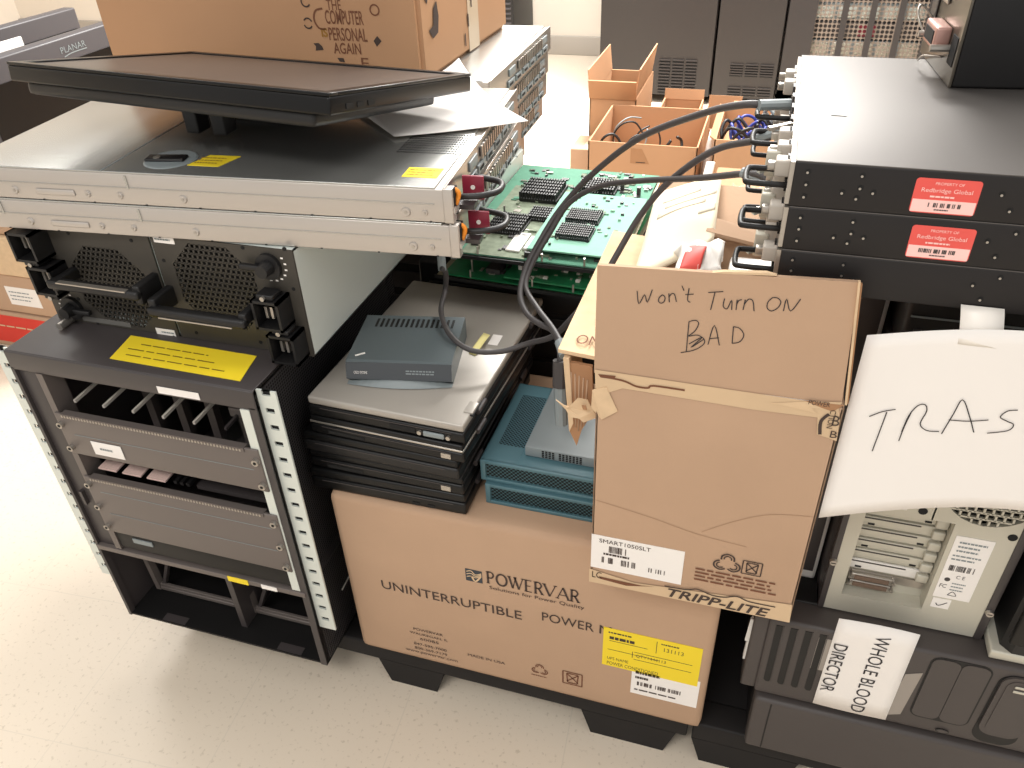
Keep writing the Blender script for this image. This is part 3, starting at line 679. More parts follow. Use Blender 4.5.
g.poly(f, [(-.766, 1.04), (-.756, 1.041), (-.75, 1.036), (-.748, 1.03), (-.764, 1.028), (-.762, 1.035)], PRINT); g.poly(f, [(-.724, 1.018), (-.712, 1.018), (-.71, 1.011), (-.72, 1.012)], PRINT); g.poly(f, [(-.727, 1.009), (-.714, 1.009), (-.714, 1.005), (-.727, 1.005)], PRINT2)
g.done('printed_slogan', t)
g = G(); fr = F((-.5605, 0, -HZ), (.0135, 1, 0), (0, 0, 1)); fr = F((-.562, 1.29, -HZ), (.006, .445, 0), (0, 0, 1))
g.poly(fr, [(.03, 1.06), (.05, 1.065), (.055, 1.09), (.07, 1.10), (.075, 1.075), (.068, 1.05), (.045, 1.045)], PRINT, .002); g.poly(fr, [(.02, 1.115), (.045, 1.125), (.03, 1.10)], PRINT, .002)
for k in range(6): g.quad(fr, .19+.02*(k % 3), .195+.02*(k % 3), 1.0+.03*k, 1.022+.03*k, PRINT, .0025)
g.done('printed_marks', t)
g = G(); g.on(fr, .215, .27, .985, 1.34, .0004, .0012, mat('clear_tape', (206, 186, 160), .25)); g.done('sealing_tape', t)

# ------------------------------------------------------------------ monitor lying face up on the servers
t = thing('flat_monitor', 'black flat monitor lying face up across the front silver servers', 'monitor')
cz_, cy_, cx_ = R(-8.562), R(-.593), R(-10.243)
rot = Matrix.Rotation(cz_, 4, 'Z') @ Matrix.Rotation(cx_, 4, 'X') @ Matrix.Rotation(cy_, 4, 'Y')
t.matrix_world = Matrix.Translation((-.7177, 1.0181, 1.0659)) @ rot
wm, hm = .5435/2, .337/2
g = G(); g.box((-wm, -hm, -.021), (wm, hm, 0), GLOSS, .003); g.hexa((-wm+.02, -hm+.008, -.038), (2*wm-.05, 0, 0), (0, 2*hm-.06, 0), (0, 0, .02), mat('monitor_back', (12, 11, 11), .45), .007); g.done('housing', t)
g = G(); b = .017
g.box((-wm, -hm, 0), (wm, -hm+b, .004), GLOSS, .001); g.box((-wm, hm-b, 0), (wm, hm, .004), GLOSS, .001); g.box((-wm, -hm+b, 0), (-wm+b, hm-b, .004), GLOSS, .001); g.box((wm-b, -hm+b, 0), (wm, hm-b, .004), GLOSS, .001); g.done('bezel', t)
g = G(); g.box((-wm+b, -hm+b, .0001), (wm-b, hm-b, .0018), SCREEN); g.done('screen', t)
g = G()
for k in range(3): g = G(); g.box((wm-.0005, -hm+.03+.022*k, -.016), (wm+.001, -hm+.044+.022*k, -.010), DARK); g.done('side_port', t)
g = G(); Mi = t.matrix_world.inverted()
for x in (-.80, -.755): g.hexa((x, .96, .99), (.022, 0, 0), (0, .03, 0), (0, 0, .055), BLACK, .003)
def disc(cx, cy, rx, ry, z0, z1, m):
    g.prism([(cx+rx*math.cos(2*math.pi*i/28), cy+ry*math.sin(2*math.pi*i/28), z0) for i in range(28)], (0, 0, z1-z0), m)
g.box((-.86, 1.06, .9835), (-.66, 1.20, .993), BLACK, .003); g.bm.transform(Mi); g.done('stand', t)
g = G()                                                        # loose paper beside the monitor
P0, P1, P2, P3 = V((-.496, 1.012, .988)), V((-.328, 1.108, .990)), V((-.484, 1.252, .998)), V((-.640, 1.15, .989))
def sheet_fn(u, v):
    p = (P0*(1-u)+P1*u)*(1-v)+(P3*(1-u)+P2*u)*v
    b = .030*math.exp(-((u-.9)/.25)**2)*math.sin(math.pi*min(1, v*1.0))**2*.4
    return (p.x, p.y, p.z-.002*math.sin(math.pi*u)*(1-v)+.042*(u*v)**3+.0*b+.004*math.sin(5*u)*v)
g.sheet(sheet_fn, 16, 16, PAPER, .0005); tag(g.done('loose_paper'), 'curled blank white sheet lying under the right end of the black monitor', 'paper')

# ------------------------------------------------------------------ cartons and monitors at the far left
def closed_carton(x0, x1, y0, y1, z0, z1, label, mt=CARD, extra=None):
    t = thing('closed_carton', label, 'box', ((x0+x1)/2, y0, z0), 0, 'cartons stacked at the far left')
    w2 = (x1-x0)/2; h = z1-z0; g = G(); g.box((-w2, 0, 0), (w2, y1-y0, h), mt, .006); g.done('carton_body', t)
    g = G(); g.box((-w2, (y1-y0)/2-.025, h), (w2, (y1-y0)/2+.025, h+.0008), TAPE); g.done('sealing_tape', t)
    if extra: extra(t, w2, h)
    return t
def red_band(t, w2, h):
    g = G(); f = front(0); g.on(f, -w2+.1, w2-.06, .018, h-.012, 0, .001, mat('red_print', (212, 58, 44), .7))
    g.lines(f, w2-.3, w2-.08, .075, .085, 1, CARD_L, .0018); g.text('T W', f, w2-.2, w2-.09, .03, .06, CARD_L, .0018); g.done('red_print', t, 'red printed band')
def lab(t, w2, h):
    g = G(); f = front(0); g.on(f, w2-.2, w2-.08, .03, h-.04, 0, .001, PAPER); g.lines(f, w2-.19, w2-.1, .045, h-.05, 3, GREYP, .0014, .3); g.done('address_label', t, 'white label')
closed_carton(-2.6, -1.95, 1.6, 2.1, 0, .132, 'bottom carton of the far left stack with a red printed band', extra=red_band)
closed_carton(-2.58, -1.96, 1.605, 2.1, .1345, .268, 'middle carton of the far left stack with a white label', extra=lab)
closed_carton(-2.62, -1.94, 1.6, 2.12, .27, .40, 'upper middle plain carton of the far left stack', CARD_L)
closed_carton(-2.6, -1.86, 1.61, 2.4, .402, .52, 'topmost carton of the far left stack under two upright monitors')
def upright(name, loc, rz, wd, ht, label, word):
    t = thing(name, label, 'monitor', loc, rz, 'upright monitors at the far left')
    g = G(); g.box((-wd/2, .0, .05), (wd/2, .045, ht), MONF, .006); g.done('housing', t)
    g = G(); g.box((-wd/2+.02, -.002, .07), (wd/2-.02, .001, ht-.062), GLOSS); g.done('screen', t)
    g = G(); g.box((-.04, .01, .01), (.04, .05, .12), BLACK, .004); g.box((-.1, -.06, 0), (.1, .11, .014), BLACK, .005); g.done('stand', t)
    if word:
        g = G(); f = front(0); g.text(word, f, .005, .105, ht-.040, ht-.023, GREYP, .0012); g.stroke(f, [(.012, ht-.050), (.045, ht-.045), (.105, ht-.045)], .003, GREYP, .0012); g.done('printed_name', t)
    return t
upright('upright_monitor', (-1.97, 1.93, .5215), R(90), .62, .35, 'nearer upright dark monitor at the left with PLANAR on its bezel', 'PLANAR')
upright('upright_monitor', (-2.28, 2.06, .5215), R(90), .60, .35, 'farther upright dark monitor at the left edge, bezel without print', None)
g = G(); g.box((-.14, -.006, 0), (.045, .004, .352), WHITE, .003); o = g.done('whiteboard_sheet'); o.location = (-2.11, 1.9, .5215); o.rotation_euler = (0, 0, R(90)); tag(o, 'white upright sheet between the two upright monitors at the left', 'sheet')

# ------------------------------------------------------------------ laptops in a pile on the large carton
def laptop(loc, rz, w, d, h, lid, base_m, label, edge=None, port=0):
    t = thing('laptop', label, 'laptop', loc, rz, 'laptops piled on the large carton')
    hb = h*.58
    g = G(); g.box((0, 0, .0015), (w, d, hb), base_m, .004)
    f = front(0)
    if port == 0:
        g.on(f, w-.115, w-.075, hb*.35, hb*.75, 0, .001, DARK)
    if port == 1: g.on(f, .03, .09, hb*.3, hb*.6, 0, .0008, DARK)
    if port == 2:
        for a in (.05, .075): g.on(f, w-a-.012, w-a, hb*.2, hb*.42, 0, .0008, DARK)
    g.on(f, .02, w-.02, hb*.82, hb*.88, 0, .0006, CHAS)
    g.done('base', t)
    g = G(); g.box((.001, .001, hb+.0015), (w-.001, d-.001, h), lid, .0035)
    if edge: g.box((.0, .0, hb+.002), (w, .003, hb+.0055), edge, .001); g.box((w-.003, .0, hb+.002), (w, d, hb+.0055), edge, .001)
    g.done('lid', t)
    for y in (.05, d-.08): g = G(); g.cyl((w+.0005, y, hb+.003), (w+.0005, y+.03, hb+.003), .0045, CHAS, 10); g.done('hinge', t)
    if port == 0:
        g = G(); g.on(f, w-.062, w-.03, hb*.3, hb*.72, 0, .004, GREYP, .002)
        for a in (w-.068, w-.024): g.cyl(f(a, hb*.5, 0), f(a, hb*.5, .004), .0035, STEEL, 8)
        g.done('video_port', t); g = G(); g.box((w-.012, .03, h-.002), (w+.002, .055, h+.002), SILVER_L, .001); g.box((w-.004, .028, h-.003), (w+.003, .060, h-.0008), BLACK); g.done('lid_latch', t)
    if port == 1:
        g = G(); g.on(f, w-.035, w-.02, hb*.3, hb*.75, 0, .0012, STEEL); g.done('power_socket', t)
    return t
z = .4905
laptop((-.606, .797, z), R(.5), .258, .362, .040, LAP_K, LAP_K, 'black laptop at the very bottom of the laptop pile', port=2); z += .0405
laptop((-.603, .802, z), R(-.8), .254, .358, .034, LAP_K, LAP_K, 'black laptop second from the bottom of the pile with a small steel socket', port=1); z += .0345
laptop((-.606, .80, z), R(-1.5), .254, .36, .036, LAP_K, BLACK, 'black laptop in the middle of the laptop pile', port=3); z += .0365
laptop((-.588, .802, z), R(-2.6), .248, .362, .032, LAP_K, LAP_K, 'black laptop with a silver rim just below the topmost grey laptop', edge=STEEL, port=1); z += .0325
laptop((-.586, .803, z), R(-2.0), .248, .372, .034, SILVER_L, LAP_K, 'grey-lidded laptop on top of the pile with a small router on it', port=0); z += .034
LT = z
t = thing('network_router', 'small slate blue network router resting on the grey topmost laptop', 'router', (-.541, .851, LT+.0006), R(11))
w, d, h = .158, .135, .036
g = G()
prof = [(0, -.012, .0), (0, .0, .004), (0, .004, h-.003), (0, .008, h), (0, d, h), (0, d, 0)]
prof = [(0, .006, 0), (0, -.004, .010), (0, .004, h-.002), (0, .008, h), (0, d, h), (0, d, 0)]
g.prism(prof, (w, 0, 0), SLATE)
for i in range(16): g.quad(top(h), .02+.008*i, .024+.008*i, d-.035, d-.01, BEZ_D, .0004)
g.quad(top(h), .003, .02, .0, 0.001, SLATE, .0002)
g.done('case', t)
g = G(); ff = F((0, -.0042, .010), (1, 0, 0), (0, .008, h-.012))
g.on(ff, 0, w, 0, .0255, 0, .0008, SLATE_D); g.text('CISCO SYSTEMS', ff, .012, .032, .008, .012, PAPER, .0012); g.lines(ff, .09, .135, .008, .016, 2, GREYP, .0012, .5); g.done('front_face', t)
g = G(); n = 14
vs = []; 
for i in range(n+1):
    a = i/n; x = w*(.0+a*1.0); y = -.006-.008*math.sin(math.pi*a); vs += [(x, .004, .001), (x, y, .001), (x, .002, .002+.011*math.sin(math.pi*a)**1.5)]
g.add(vs, [q for i in range(n) for q in ((3*i, 3*i+1, 3*i+4, 3*i+3), (3*i+1, 3*i+2, 3*i+5, 3*i+4), (3*i+2, 3*i, 3*i+3, 3*i+5))], GREYP, False)
g.done('front_lip', t, 'pale curved front lip')
g = G(); g.hexa(top(h)(.012, .016, 0), (.013, .008, 0), (-.0015, .003, 0), (0, 0, .0006), PAPER); g.done('emblem', t)
g = G(); g.sheet(lambda u, v: (-.392+.012*u+.010*v, .968+.045*v-.004*u, LT+.001+.016*v*(1-.25*v)), 4, 4, mat('yellow_note', (232, 220, 150), .8), .0006)
tag(g.done('sticky_note'), 'pale yellow sticky note on the grey laptop beside the small router', 'note')
g = G(); g.box((0, 0, 0), (.016, .03, .0006), PAPER); o = g.done('asset_sticker'); o.location = (-.372, 1.0, LT+.0004); tag(o, 'small white sticker on the grey laptop lid right of the router', 'sticker')

# ------------------------------------------------------------------ two teal perforated boxes and a grey box on the large carton
def teal(loc, rz, label):
    t = thing('teal_network_box', label, 'network box', loc, rz, 'teal boxes on the large carton')
    w, d, h = .185, .20, .039; g = G()
    g.box((0, .002, 0), (w, d, h-.001), DARK); g.box((-.001, 0, 0), (.002, d, h), TEAL, .001); g.box((w-.002, 0, 0), (w+.001, d, h), TEAL, .001); g.box((0, d-.002, 0), (w, d, h), TEAL)
    g.box((-.001, -.003, 0), (.007, .003, h), TEAL, .001); g.box((w-.007, -.003, 0), (w+.001, .003, h), TEAL, .001); g.box((.006, -.003, 0), (w-.006, .003, .006), TEAL, .001); g.box((.006, -.003, h-.006), (w-.006, .003, h), TEAL, .001)
    g.box((.055, 0, h-.0012), (w, d, h), TEAL, .0004); g.box((0, 0, h-.0012), (.014, d, h), TEAL); g.box((.014, d-.03, h-.0012), (.055, d, h), TEAL); g.box((.014, 0, h-.0012), (.055, .04, h), TEAL)
    g.done('case', t)
    g = G(); g.add([(.006, -.001, .005), (w-.006, -.001, .005), (w-.006, -.001, h-.005), (.006, -.001, h-.005)], [(0, 1, 2, 3)], TEAL_P); g.done('front_grille', t)
    g = G(); g.add([(.013, .04, h-.0006), (.056, .04, h-.0006), (.056, d-.03, h-.0006), (.013, d-.03, h-.0006)], [(0, 1, 2, 3)], TEAL_PT); g.done('top_grille', t)
    return t
q = teal((-.328, .838, .4905), R(0), 'lower teal perforated box lying directly on the large brown carton')
dup(q, (-.336, .845, .530), R(-.5), 'upper teal perforated box with a grey box on top')
t = thing('grey_box', 'small grey vented metal box on the upper teal box', 'network box', (-.274, .868, .5695), R(-1))
g = G(); g.box((0, 0, .0008), (.125, .16, .018), GREYP, .001); f = front(0)
for i in range(12):
    for j in range(4):
        if i != 4: g.quad(f, .026+i*.0052, .0295+i*.0052, .003+j*.0034, .0055+j*.0034, DARK, .0006)
g.done('case', t)
for x in (.01, .115):
    for y in (.01, .15): g = G(); g.cyl((x, y, 0), (x, y, .001), .006, BLACK, 10); g.done('rubber_foot', t)

# ------------------------------------------------------------------ line cards on a black chassis behind the laptops
t = thing('rack_chassis', 'black rack chassis behind the laptop pile carrying the green boards', 'network chassis', (-.39, 1.24, .107))
g = G(); g.box((-.20, 0, 0), (.20, .38, .565), BLK_M, .004); g.done('case', t)
g = G()
for i in range(10): g.box((-.18, -.004, .04+.05*i), (.18, .002, .078+.05*i), BLACK, .002)
g.done('front_plate', t)
def heatsink(t, x, y, w, d, h, z, nx=14, ny=6):
    g = G(); g.box((x, y, z), (x+w, y+d, z+h*.35), BLACK)
    for i in range(nx):
        for j in range(ny): g.box((x+w*i/nx, y+d*j/ny, z+h*.35), (x+w*(i+.55)/nx, y+d*(j+.6)/ny, z+h), BLACK)
    g.done('heat_sink', t)
def chips(g, x0, x1, y0, y1, z, n, mts, big=.018):
    for _ in range(n):
        w = random.uniform(.003, big); d = random.uniform(.003, big*.8); x = random.uniform(x0, x1-w); y = random.uniform(y0, y1-d)
        g.box((x, y, z), (x+w, y+d, z+random.uniform(.001, .004)), random.choice(mts))
def card(loc, rz, label, upper):
    t = thing('circuit_card', label, 'circuit board', loc, rz, 'green circuit cards behind the laptops')
    w, d = .285, .42
    g = G(); g.box((-.015, -.004, 0), (w, d, .0022), mat('card_tray', (150, 140, 116), .4, metal=.4)); g.box((-.015, -.006, 0), (w, -.003, .006), BLK_M); g.done('tray', t)
    mb = GREEN if upper else GREEN_D
    g = G(); g.box((0, 0, .006), (w-.004, d-.01, .0085), mb)
    if upper: g.box((.02, .0, .0086), (.13, .30, .0088), GOLDISH)
    g.done('circuit_board', t)
    g = G(); chips(g, .02, w-.01, .005, d-.02, .0085, 170 if upper else 70, [GOLDISH, BLACK, GOLDISH, STEEL, mb, CHAS], .015); g.done('board_components', t)['kind'] = 'stuff'
    g = G(); g.hexa((-.014, .06, .004), (.012, 0, 0), (0, d-.06, 0), (0, 0, .034), EAR, .001)
    for i in range(8): g.box((-.0145, .08+.042*i, .036), (-.0005, .082+.042*i, .0386), GREYP)
    g.done('face_plate', t, 'pale metal face plate')
    for x, y, e in ((.05, 0, .022), (.16, 0, .022), (.23, 0, .022), (.27, 0, .022), (.05, .14, .035), (.045, .02, .03)): g = G(); g.cyl((x, y, .0085), (x, y, e), .0018, STEEL, 8); g.done('standoff', t)
    if upper:
        heatsink(t, .036, .08, .062, .075, .011, .009); heatsink(t, .09, .145, .045, .05, .010, .009, 10, 5); heatsink(t, .05, .225, .072, .085, .018, .009); heatsink(t, .145, .285, .072, .06, .014, .009)
        g = G(); g.box((.13, .015, .019), (.283, .26, .0215), MINT); chips(g, .14, .27, .02, .25,   .0215, 60, [GOLDISH, mat('pale_board_paint', (150, 186, 162), .7, spec=.2), BLACK], .008)
        chips(g, .14, .28, .265, .41, .0085, 60, [GOLDISH, BLACK, CHAS, STEEL], .018)
        for i in range(3): g.cyl((.19+.035*i, .30+.02*(i % 2), .009), (.19+.035*i, .30+.02*(i % 2), .026), .004, CHAS, 10)
        dob = g.done('daughter_board', t, 'mint green raised daughter board')
        heatsink(dob, .165, .06, .058, .05, .010, .0215, 16, 6); heatsink(dob, .165, .125, .058, .05, .010, .0215, 16, 6)
        g = G(); g.box((.09, .02, .0088), (.115, .09, .012), WHITE, .001); g.box((.118, .03, .0088), (.126, .08, .013), WHITE, .001); g.box((.128, .006, .009), (.15, .012, .018), BLACK); g.done('connector', t)
    else:
        g = G(); g.box((.11, .0, .016), (.27, .12, .0185), GREEN_D); chips(g, .13, .26, .003, .05, .0185, 22, [WHITE, STEEL, GOLDISH], .008); g.box((.125, .03, .0186), (.132, .07, .026), WHITE); g.box((.137, .03, .0186), (.144, .07, .026), WHITE); g.box((.07, .02, .009), (.095, .05, .018), CHAS); g.done('daughter_board', t, 'green raised daughter board')
    return t
g = G(); g.box((-.56, 1.26, .6735), (-.21, 1.57, .7075), BLACK, .002); tag(g.done('blank_card'), 'plain black tray under the lower green circuit card', 'tray')
card((-.490, 1.125, .7085), R(-3.5), 'lower dark green circuit card just above the laptop pile', False)
card((-.475, 1.125, .752), R(-1), 'upper pale green circuit card with black heat sinks', True)

# ------------------------------------------------------------------ cables
def cable(name, label, pts, r, m=CABLE, group='thick grey cables', ends=()):
    t = thing(name, label, 'cable', pts[0], 0, group); o = V(pts[0])
    g = G(); g.tube([V(p)-o for p in pts], r, m, 10, smooth=6); g.done('cord', t)
    for (p, q, rr, mm) in ends:
        g = G(); g.cyl(V(p)-o, V(q)-o, rr, mm, 10); g.done('plug', t)
    return t
cable('video_cable', 'thick grey cable arching highest from the black servers down to the laptops', [(0.020, 0.985, 1.066), (-0.004, 0.975, 1.068), (-0.033, 0.979, 1.065), (-0.081, 1.021, 1.039), (-0.160, 1.062, 0.991), (-0.232, 1.090, 0.922), (-0.276, 1.086, 0.868), (-0.300, 1.060, 0.827), (-0.312, 1.023, 0.799), (-0.309, 0.981, 0.777), (-0.291, 0.952, 0.765), (-0.266, 0.932, 0.762), (-0.244, 0.916, 0.765), (-0.230, 0.900, 0.755), (-0.224, 0.886, 0.734)], .0045,
      ends=[((-.224, .886, .737), (-.222, .876, .70), .011, CABLE), ((-.222, .876, .70), (-.217, .862, .645), .009, GREYP), ((-.012, .968, 1.069), (.022, .985, 1.067), .0062, GREYP)])
cable('video_cable', 'thick grey cable looping across the grey laptop lid round the small router', [(0.020, 0.907, 1.062), (-0.003, 0.917, 1.047), (-0.054, 0.951, 1.020), (-0.106, 0.973, 0.969), (-0.141, 0.975, 0.918), (-0.167, 0.953, 0.866), (-0.185, 0.933, 0.830), (-0.213, 0.920, 0.791), (-0.248, 0.936, 0.742), (-0.290, 0.955, 0.712), (-0.330, 0.942, 0.699), (-0.373, 0.928, 0.704), (-0.413, 0.949, 0.713), (-0.446, 1.000, 0.719), (-0.455, 1.045, 0.732), (-0.447, 1.035, 0.768), (-.444, 1.015, .786)], .0042,
      ends=[((-.446, 1.02, .780), (-.450, 1.03, .800), .0065, GREYP), ((-.012, .922, 1.044), (.022, .906, 1.063), .006, GREYP)])
cable('video_cable', 'thick grey cable lowest of the three crossing in front of the green boards', [(0.012, 0.862, 1.020), (-0.008, 0.878, 1.022), (-0.067, 0.937, 0.990), (-0.149, 1.010, 0.952), (-0.211, 1.057, 0.921), (-0.259, 1.078, 0.884), (-0.285, 1.063, 0.841), (-0.303, 1.031, 0.806), (-0.305, 0.996, 0.784), (-0.276, 0.954, 0.775), (-0.243, 0.912, 0.772), (-0.222, 0.876, 0.774), (-0.212, 0.862, 0.768)], .0040,
      ends=[((-.018, .887, 1.019), (.022, .86, 1.02), .006, GREYP), ((-.222, .876, .774), (-.210, .856, .766), .008, GREYP)])

# ------------------------------------------------------------------ dark towers lying on their sides, and the beige tower
t = thing('desktop_tower', 'lower dark desktop computer lying flat at the bottom right, plain front', 'computer', (.108, .795, .1065), 0)
g = G(); g.box((0, .02, 0), (.46, .42, .1335), BLK_M, .004); g.done('case', t)
g = G(); g.box((0, -.012, .002), (.46, .022, .130), BEZ, .007); g.box((.024, -.0125, .008), (.026, -.0105, .124), BEZ_D); g.done('bezel', t)
g = G(); g.cyl((.4, -.014, .03), (.4, -.011, .03), .006, CHAS, 12); g.done('power_button', t)

t = thing('desktop_tower', 'upper dark desktop computer on its side with slotted bezel and white WHOLE BLOOD DIRECTOR note', 'computer', (.084, .80, .2415), 0)
BH = .177; upper = t
g = G(); g.box((.004, .03, .0), (.47, .42, BH), BLK_M, .004); g.done('case', t)
g = G(); f = F((0, -.008, 0), (1, 0, 0), (0, 0, 1))
g.box((0, -.008, .008), (.022, .035, BH-.004), BEZ, .004)
g.box((.020, -.011, .004), (.46, .035, BH-.002), BEZ, .006)
g.box((0, .0, -.0), (.46, .03, .010), BEZ_D); g.done('bezel', t)
f = front(-.0113)
for i in range(5):
    g = G(); a = .030+.0195*i; s = .005
    pts = [(a, .040), (a+.003, .036), (a+.008, .036), (a+.009, .040), (a+.009, .165), (a, .165)]
    g.prism([f(x+.0, z, .0006) for x, z in pts], (0, .001, 0), BEZ_D); g.box((a+.0095, -.0122, .038), (a+.0105, -.011, .166), BEZ); g.done('vent_slot', t)
g = G()
def rr(x0, x1, z0, z1, r, n=6): return [(cx+r*math.cos(R(a)), cz+r*math.sin(R(a))) for cx, cz, a0 in ((x1-r, z1-r, 0), (x0+r, z1-r, 90), (x0+r, z0+r, 180), (x1-r, z0+r, 270)) for a in [a0+90*i/n for i in range(n+1)]]
g.prism([f(x, z, .0003) for x, z in rr(.231, .307, .034, .170, .014)], (0, .0008, 0), BEZ_D)
g.prism([f(x, z, .0012) for x, z in rr(.2335, .2685, .037, .167, .011)], (0, .001, 0), BEZ); g.prism([f(x, z, .0012) for x, z in rr(.2695, .3045, .037, .167, .011)], (0, .001, 0), BEZ); g.done('drive_door', t)
g = G(); g.prism([f(x, z, .0004) for x, z in rr(.316, .372, .012, .165, .02)], (0, .001, 0), BEZ_D); g.prism([f(x, z, .0035) for x, z in rr(.319, .3725, .034, .164, .018)], (0, .0032, 0), BEZ)
g.prism([f(x, z, .0045) for x, z in rr(.326, .366, .04, .158, .014)], (0, .0015, 0), BEZ)
for k in range(2): g.on(f, .335, .352, .137+.009*k, .141+.009*k, .0045, .006, PCB, .0005)
g.done('power_panel', t)
g = G(); g.prism([f(.281+.009*math.cos(R(a)), .014+.0045*math.sin(R(a)), .0012) for a in range(0, 360, 24)], (0, .001, 0), BEZ_D); g.prism([f(.281+.0075*math.cos(R(a)), .015+.0035*math.sin(R(a)), .002) for a in range(0, 360, 24)], (0, .001, 0), BEZ); g.done('button', t)
g = G(); g.on(f, .395, .43, .02, .05, 0, .001, WHITE); g.done('side_sticker', t, 'pale sticker')
nt = tag(None, 0, 0) if False else None
n = thing('taped_note', 'white taped note reading WHOLE BLOOD DIRECTOR on the dark tower bezel', 'note', (.084, .80, .2415))
g = G(); pf = lambda x, z: V((x-.084, -.0132-.0012*math.sin((x-.19)/.1*math.pi), z-.2415))
g.sheet(lambda u, v: tuple(pf(.189+.101*u, .2525+.005*u*0+v*(.196+.004*math.sin(3*u)))), 8, 6, PAPER, .0005); g.done('note_paper', n)
g = G()
ft = F((0, -.0155, 0), (0, 0, -1), (1, 0, 0))
def vtext(s, x, z1, z0, w):
    g.text(s, F((x-.084, -.0145, z1-.2415), (0, 0, -1), (1, 0, 0)), 0, z1-z0, -w/2, w/2, INK, .0004)
vtext('WHOLE BLOOD', .249, .432, .258, .019); g.done('handwriting', n); g = G(); vtext('DIRECTOR', .2015, .398, .290, .0185); g.done('handwriting', n)
g = G(); tp = mat('clear_tape_strip', (150, 142, 134), .3)
g.hexa((.172-.084, -.0118, .33-.2415), (.022, 0, 0), (0, 0, .07), (0, .0004, 0), tp); g.done('tape', n, 'grey translucent tape'); g = G(); g.hexa((.286-.084, -.0118, .262-.2415), (.02, 0, .01), (.006, 0, .10), (0, .0004, 0), tp); g.done('tape', n, 'grey translucent tape')

g = G(); g.hexa((-.0035, .004, .055), (.003, 0, 0), (0, .010, 0), (.002, 0, .095), WHITE); g.hexa((-.006, .002, .10), (.008, 0, 0), (0, .004, 0), (.002, 0, .05), WHITE); g.done('peeled_tape', upper, 'peeled white tape')
t = thing('beige_tower', 'upright pale steel computer tower showing its back, expansion slots and fan grille', 'computer', (.166, .83, .4192), 0)
w, d, h = .21, .36, .432
g = G(); fr = front(0)
g.box((0, .034, 0), (w, d, h), CHAS, .002); g.box((0, .006, 0), (.008, .034, h), CHAS); g.box((w-.010, .006, 0), (w, .034, h), CHAS); g.box((.0, .006, 0), (w, .034, .01), CHAS); g.box((.020, .004, .034), (.0262, .034, .196), PCB); g.box((.1278, .004, .034), (.134, .034, .196), PCB); g.box((.026, .004, .196), (.128, .034, .2), PCB); g.box((.026, .004, .03), (.128, .034, .0342), PCB)
g.on(fr, 0, .008, 0, h, -.004, .004, CHAS, .001); g.on(fr, w-.010, w, 0, h, -.004, .004, CHAS, .001)
g.on(fr, .008, w-.010, 0, .034, -.006, .002, PCB); g.on(fr, .128, w-.010, .034, .196, -.006, .002, PCB); g.on(fr, .008, .026, .034, .196, -.006, .002, PCB); g.on(fr, .008, .102, .196, h, -.006, .002, PCB); g.on(fr, .10, w-.01, .312, h, -.006, .002, PCB)
g.on(fr, .026, .128, .034, .196, -.024, -.020, PCB)
cxx, czz, rr_ = .158, .254, .054
for k in range(24):                                            # plate around the round fan opening
    a0, a1 = R(15*k), R(15*k+15)
    def out(a):
        c, s = math.cos(a), math.sin(a); k_ = min(((.200-cxx) if c > 0 else (cxx-.13))/max(abs(c), 1e-6), ((.28-czz) if s > 0 else (czz-.196))/max(abs(s), 1e-6)); return (cxx+c*k_, czz+s*k_)
g.on(fr, .10, w-.01, .196, .312, -.012, -.010, DARK)
def clip(b):
    dd = abs(b-czz)
    if dd >= rr_: return None
    e = math.sqrt(rr_**2-dd*dd); return max(.103, cxx-e), min(.199, cxx+e)
plate_holes(g, fr, .104, .212, .200, .308, 11, 11, PCB, .26, -.003, .001, clip, True)
n_ = 24
for k in range(n_):
    a0, a1 = 2*math.pi*k/n_, 2*math.pi*(k+1)/n_
    def sq(a):
        c, s_ = math.cos(a), math.sin(a); q_ = .058/max(abs(c), abs(s_)); return (min(cxx+c*q_, .2), czz+s_*q_)
    i0, i1 = (min(.2, cxx+rr_*math.cos(a0)), czz+rr_*math.sin(a0)), (min(.2, cxx+rr_*math.cos(a1)), czz+rr_*math.sin(a1)); o0, o1 = sq(a0), sq(a1)
    g.add([fr(*i0, .002), fr(*o0, .002), fr(*o1, .002), fr(*i1, .002), fr(*i0, -.004), fr(*i1, -.004)], [(0, 1, 2, 3), (0, 3, 5, 4)], PCB)
g.done('case', t)
for i in range(7):
    g = G(); z = .172-.0203*i; m = PCB if i < 5 else (WHITE if i == 5 else STEEL)
    if i < 6: g.on(fr, .029, .126, z, z+.0165, -.020, -.0165, m, .001); g.on(fr, .03, .098, z+.013, z+.0145, -.0165, -.0155, CHAS); g.on(fr, .036 if i % 2 else .100, .044 if i % 2 else .108, z+.002, z+.005, -.0165, -.0158, DARK); g.on(fr, .112, .127, z, z+.014, -.018, -.010, PCB, .002)
    else: g.on(fr, .029, .126, z+.002, z+.016, -.020, -.0170, STEEL)
    g.done('slot_cover', t)
for k in range(2):
    g = G(); z = .055+.013*(1-k)-.006; g.on(fr, .034, .086, z-.008, z+.003, -.020, -.010, STEEL, .001); g.on(fr, .038, .082, z-.006, z+.001, -.010, -.0085, mat('port_brown', (112, 92, 78), .5))
    for x in (.032, .088): g.cyl(fr(x, z-.003, -.018), fr(x, z-.003, -.007), .0022, STEEL, 8)
    g.done('port', t)
g = G(); g.on(fr, .134, .178, .065, .178, .002, .0028, PAPER); q = F(fr(0, 0, .0028), fr.u, fr.v)
g.lines(q, .140, .172, .150, .172, 3, GREYP, .0004, .4); g.lines(q, .138, .174, .135, .148, 2, GREYP, .0004, .4); g.barcode(q, .138, .172, .117, .127, CHAS, .0004); g.text('C E', q, .152, .162, .104, .110, CHAS, .0004); g.text('FC', q, .137, .145, .084, .091, CHAS, .0004)
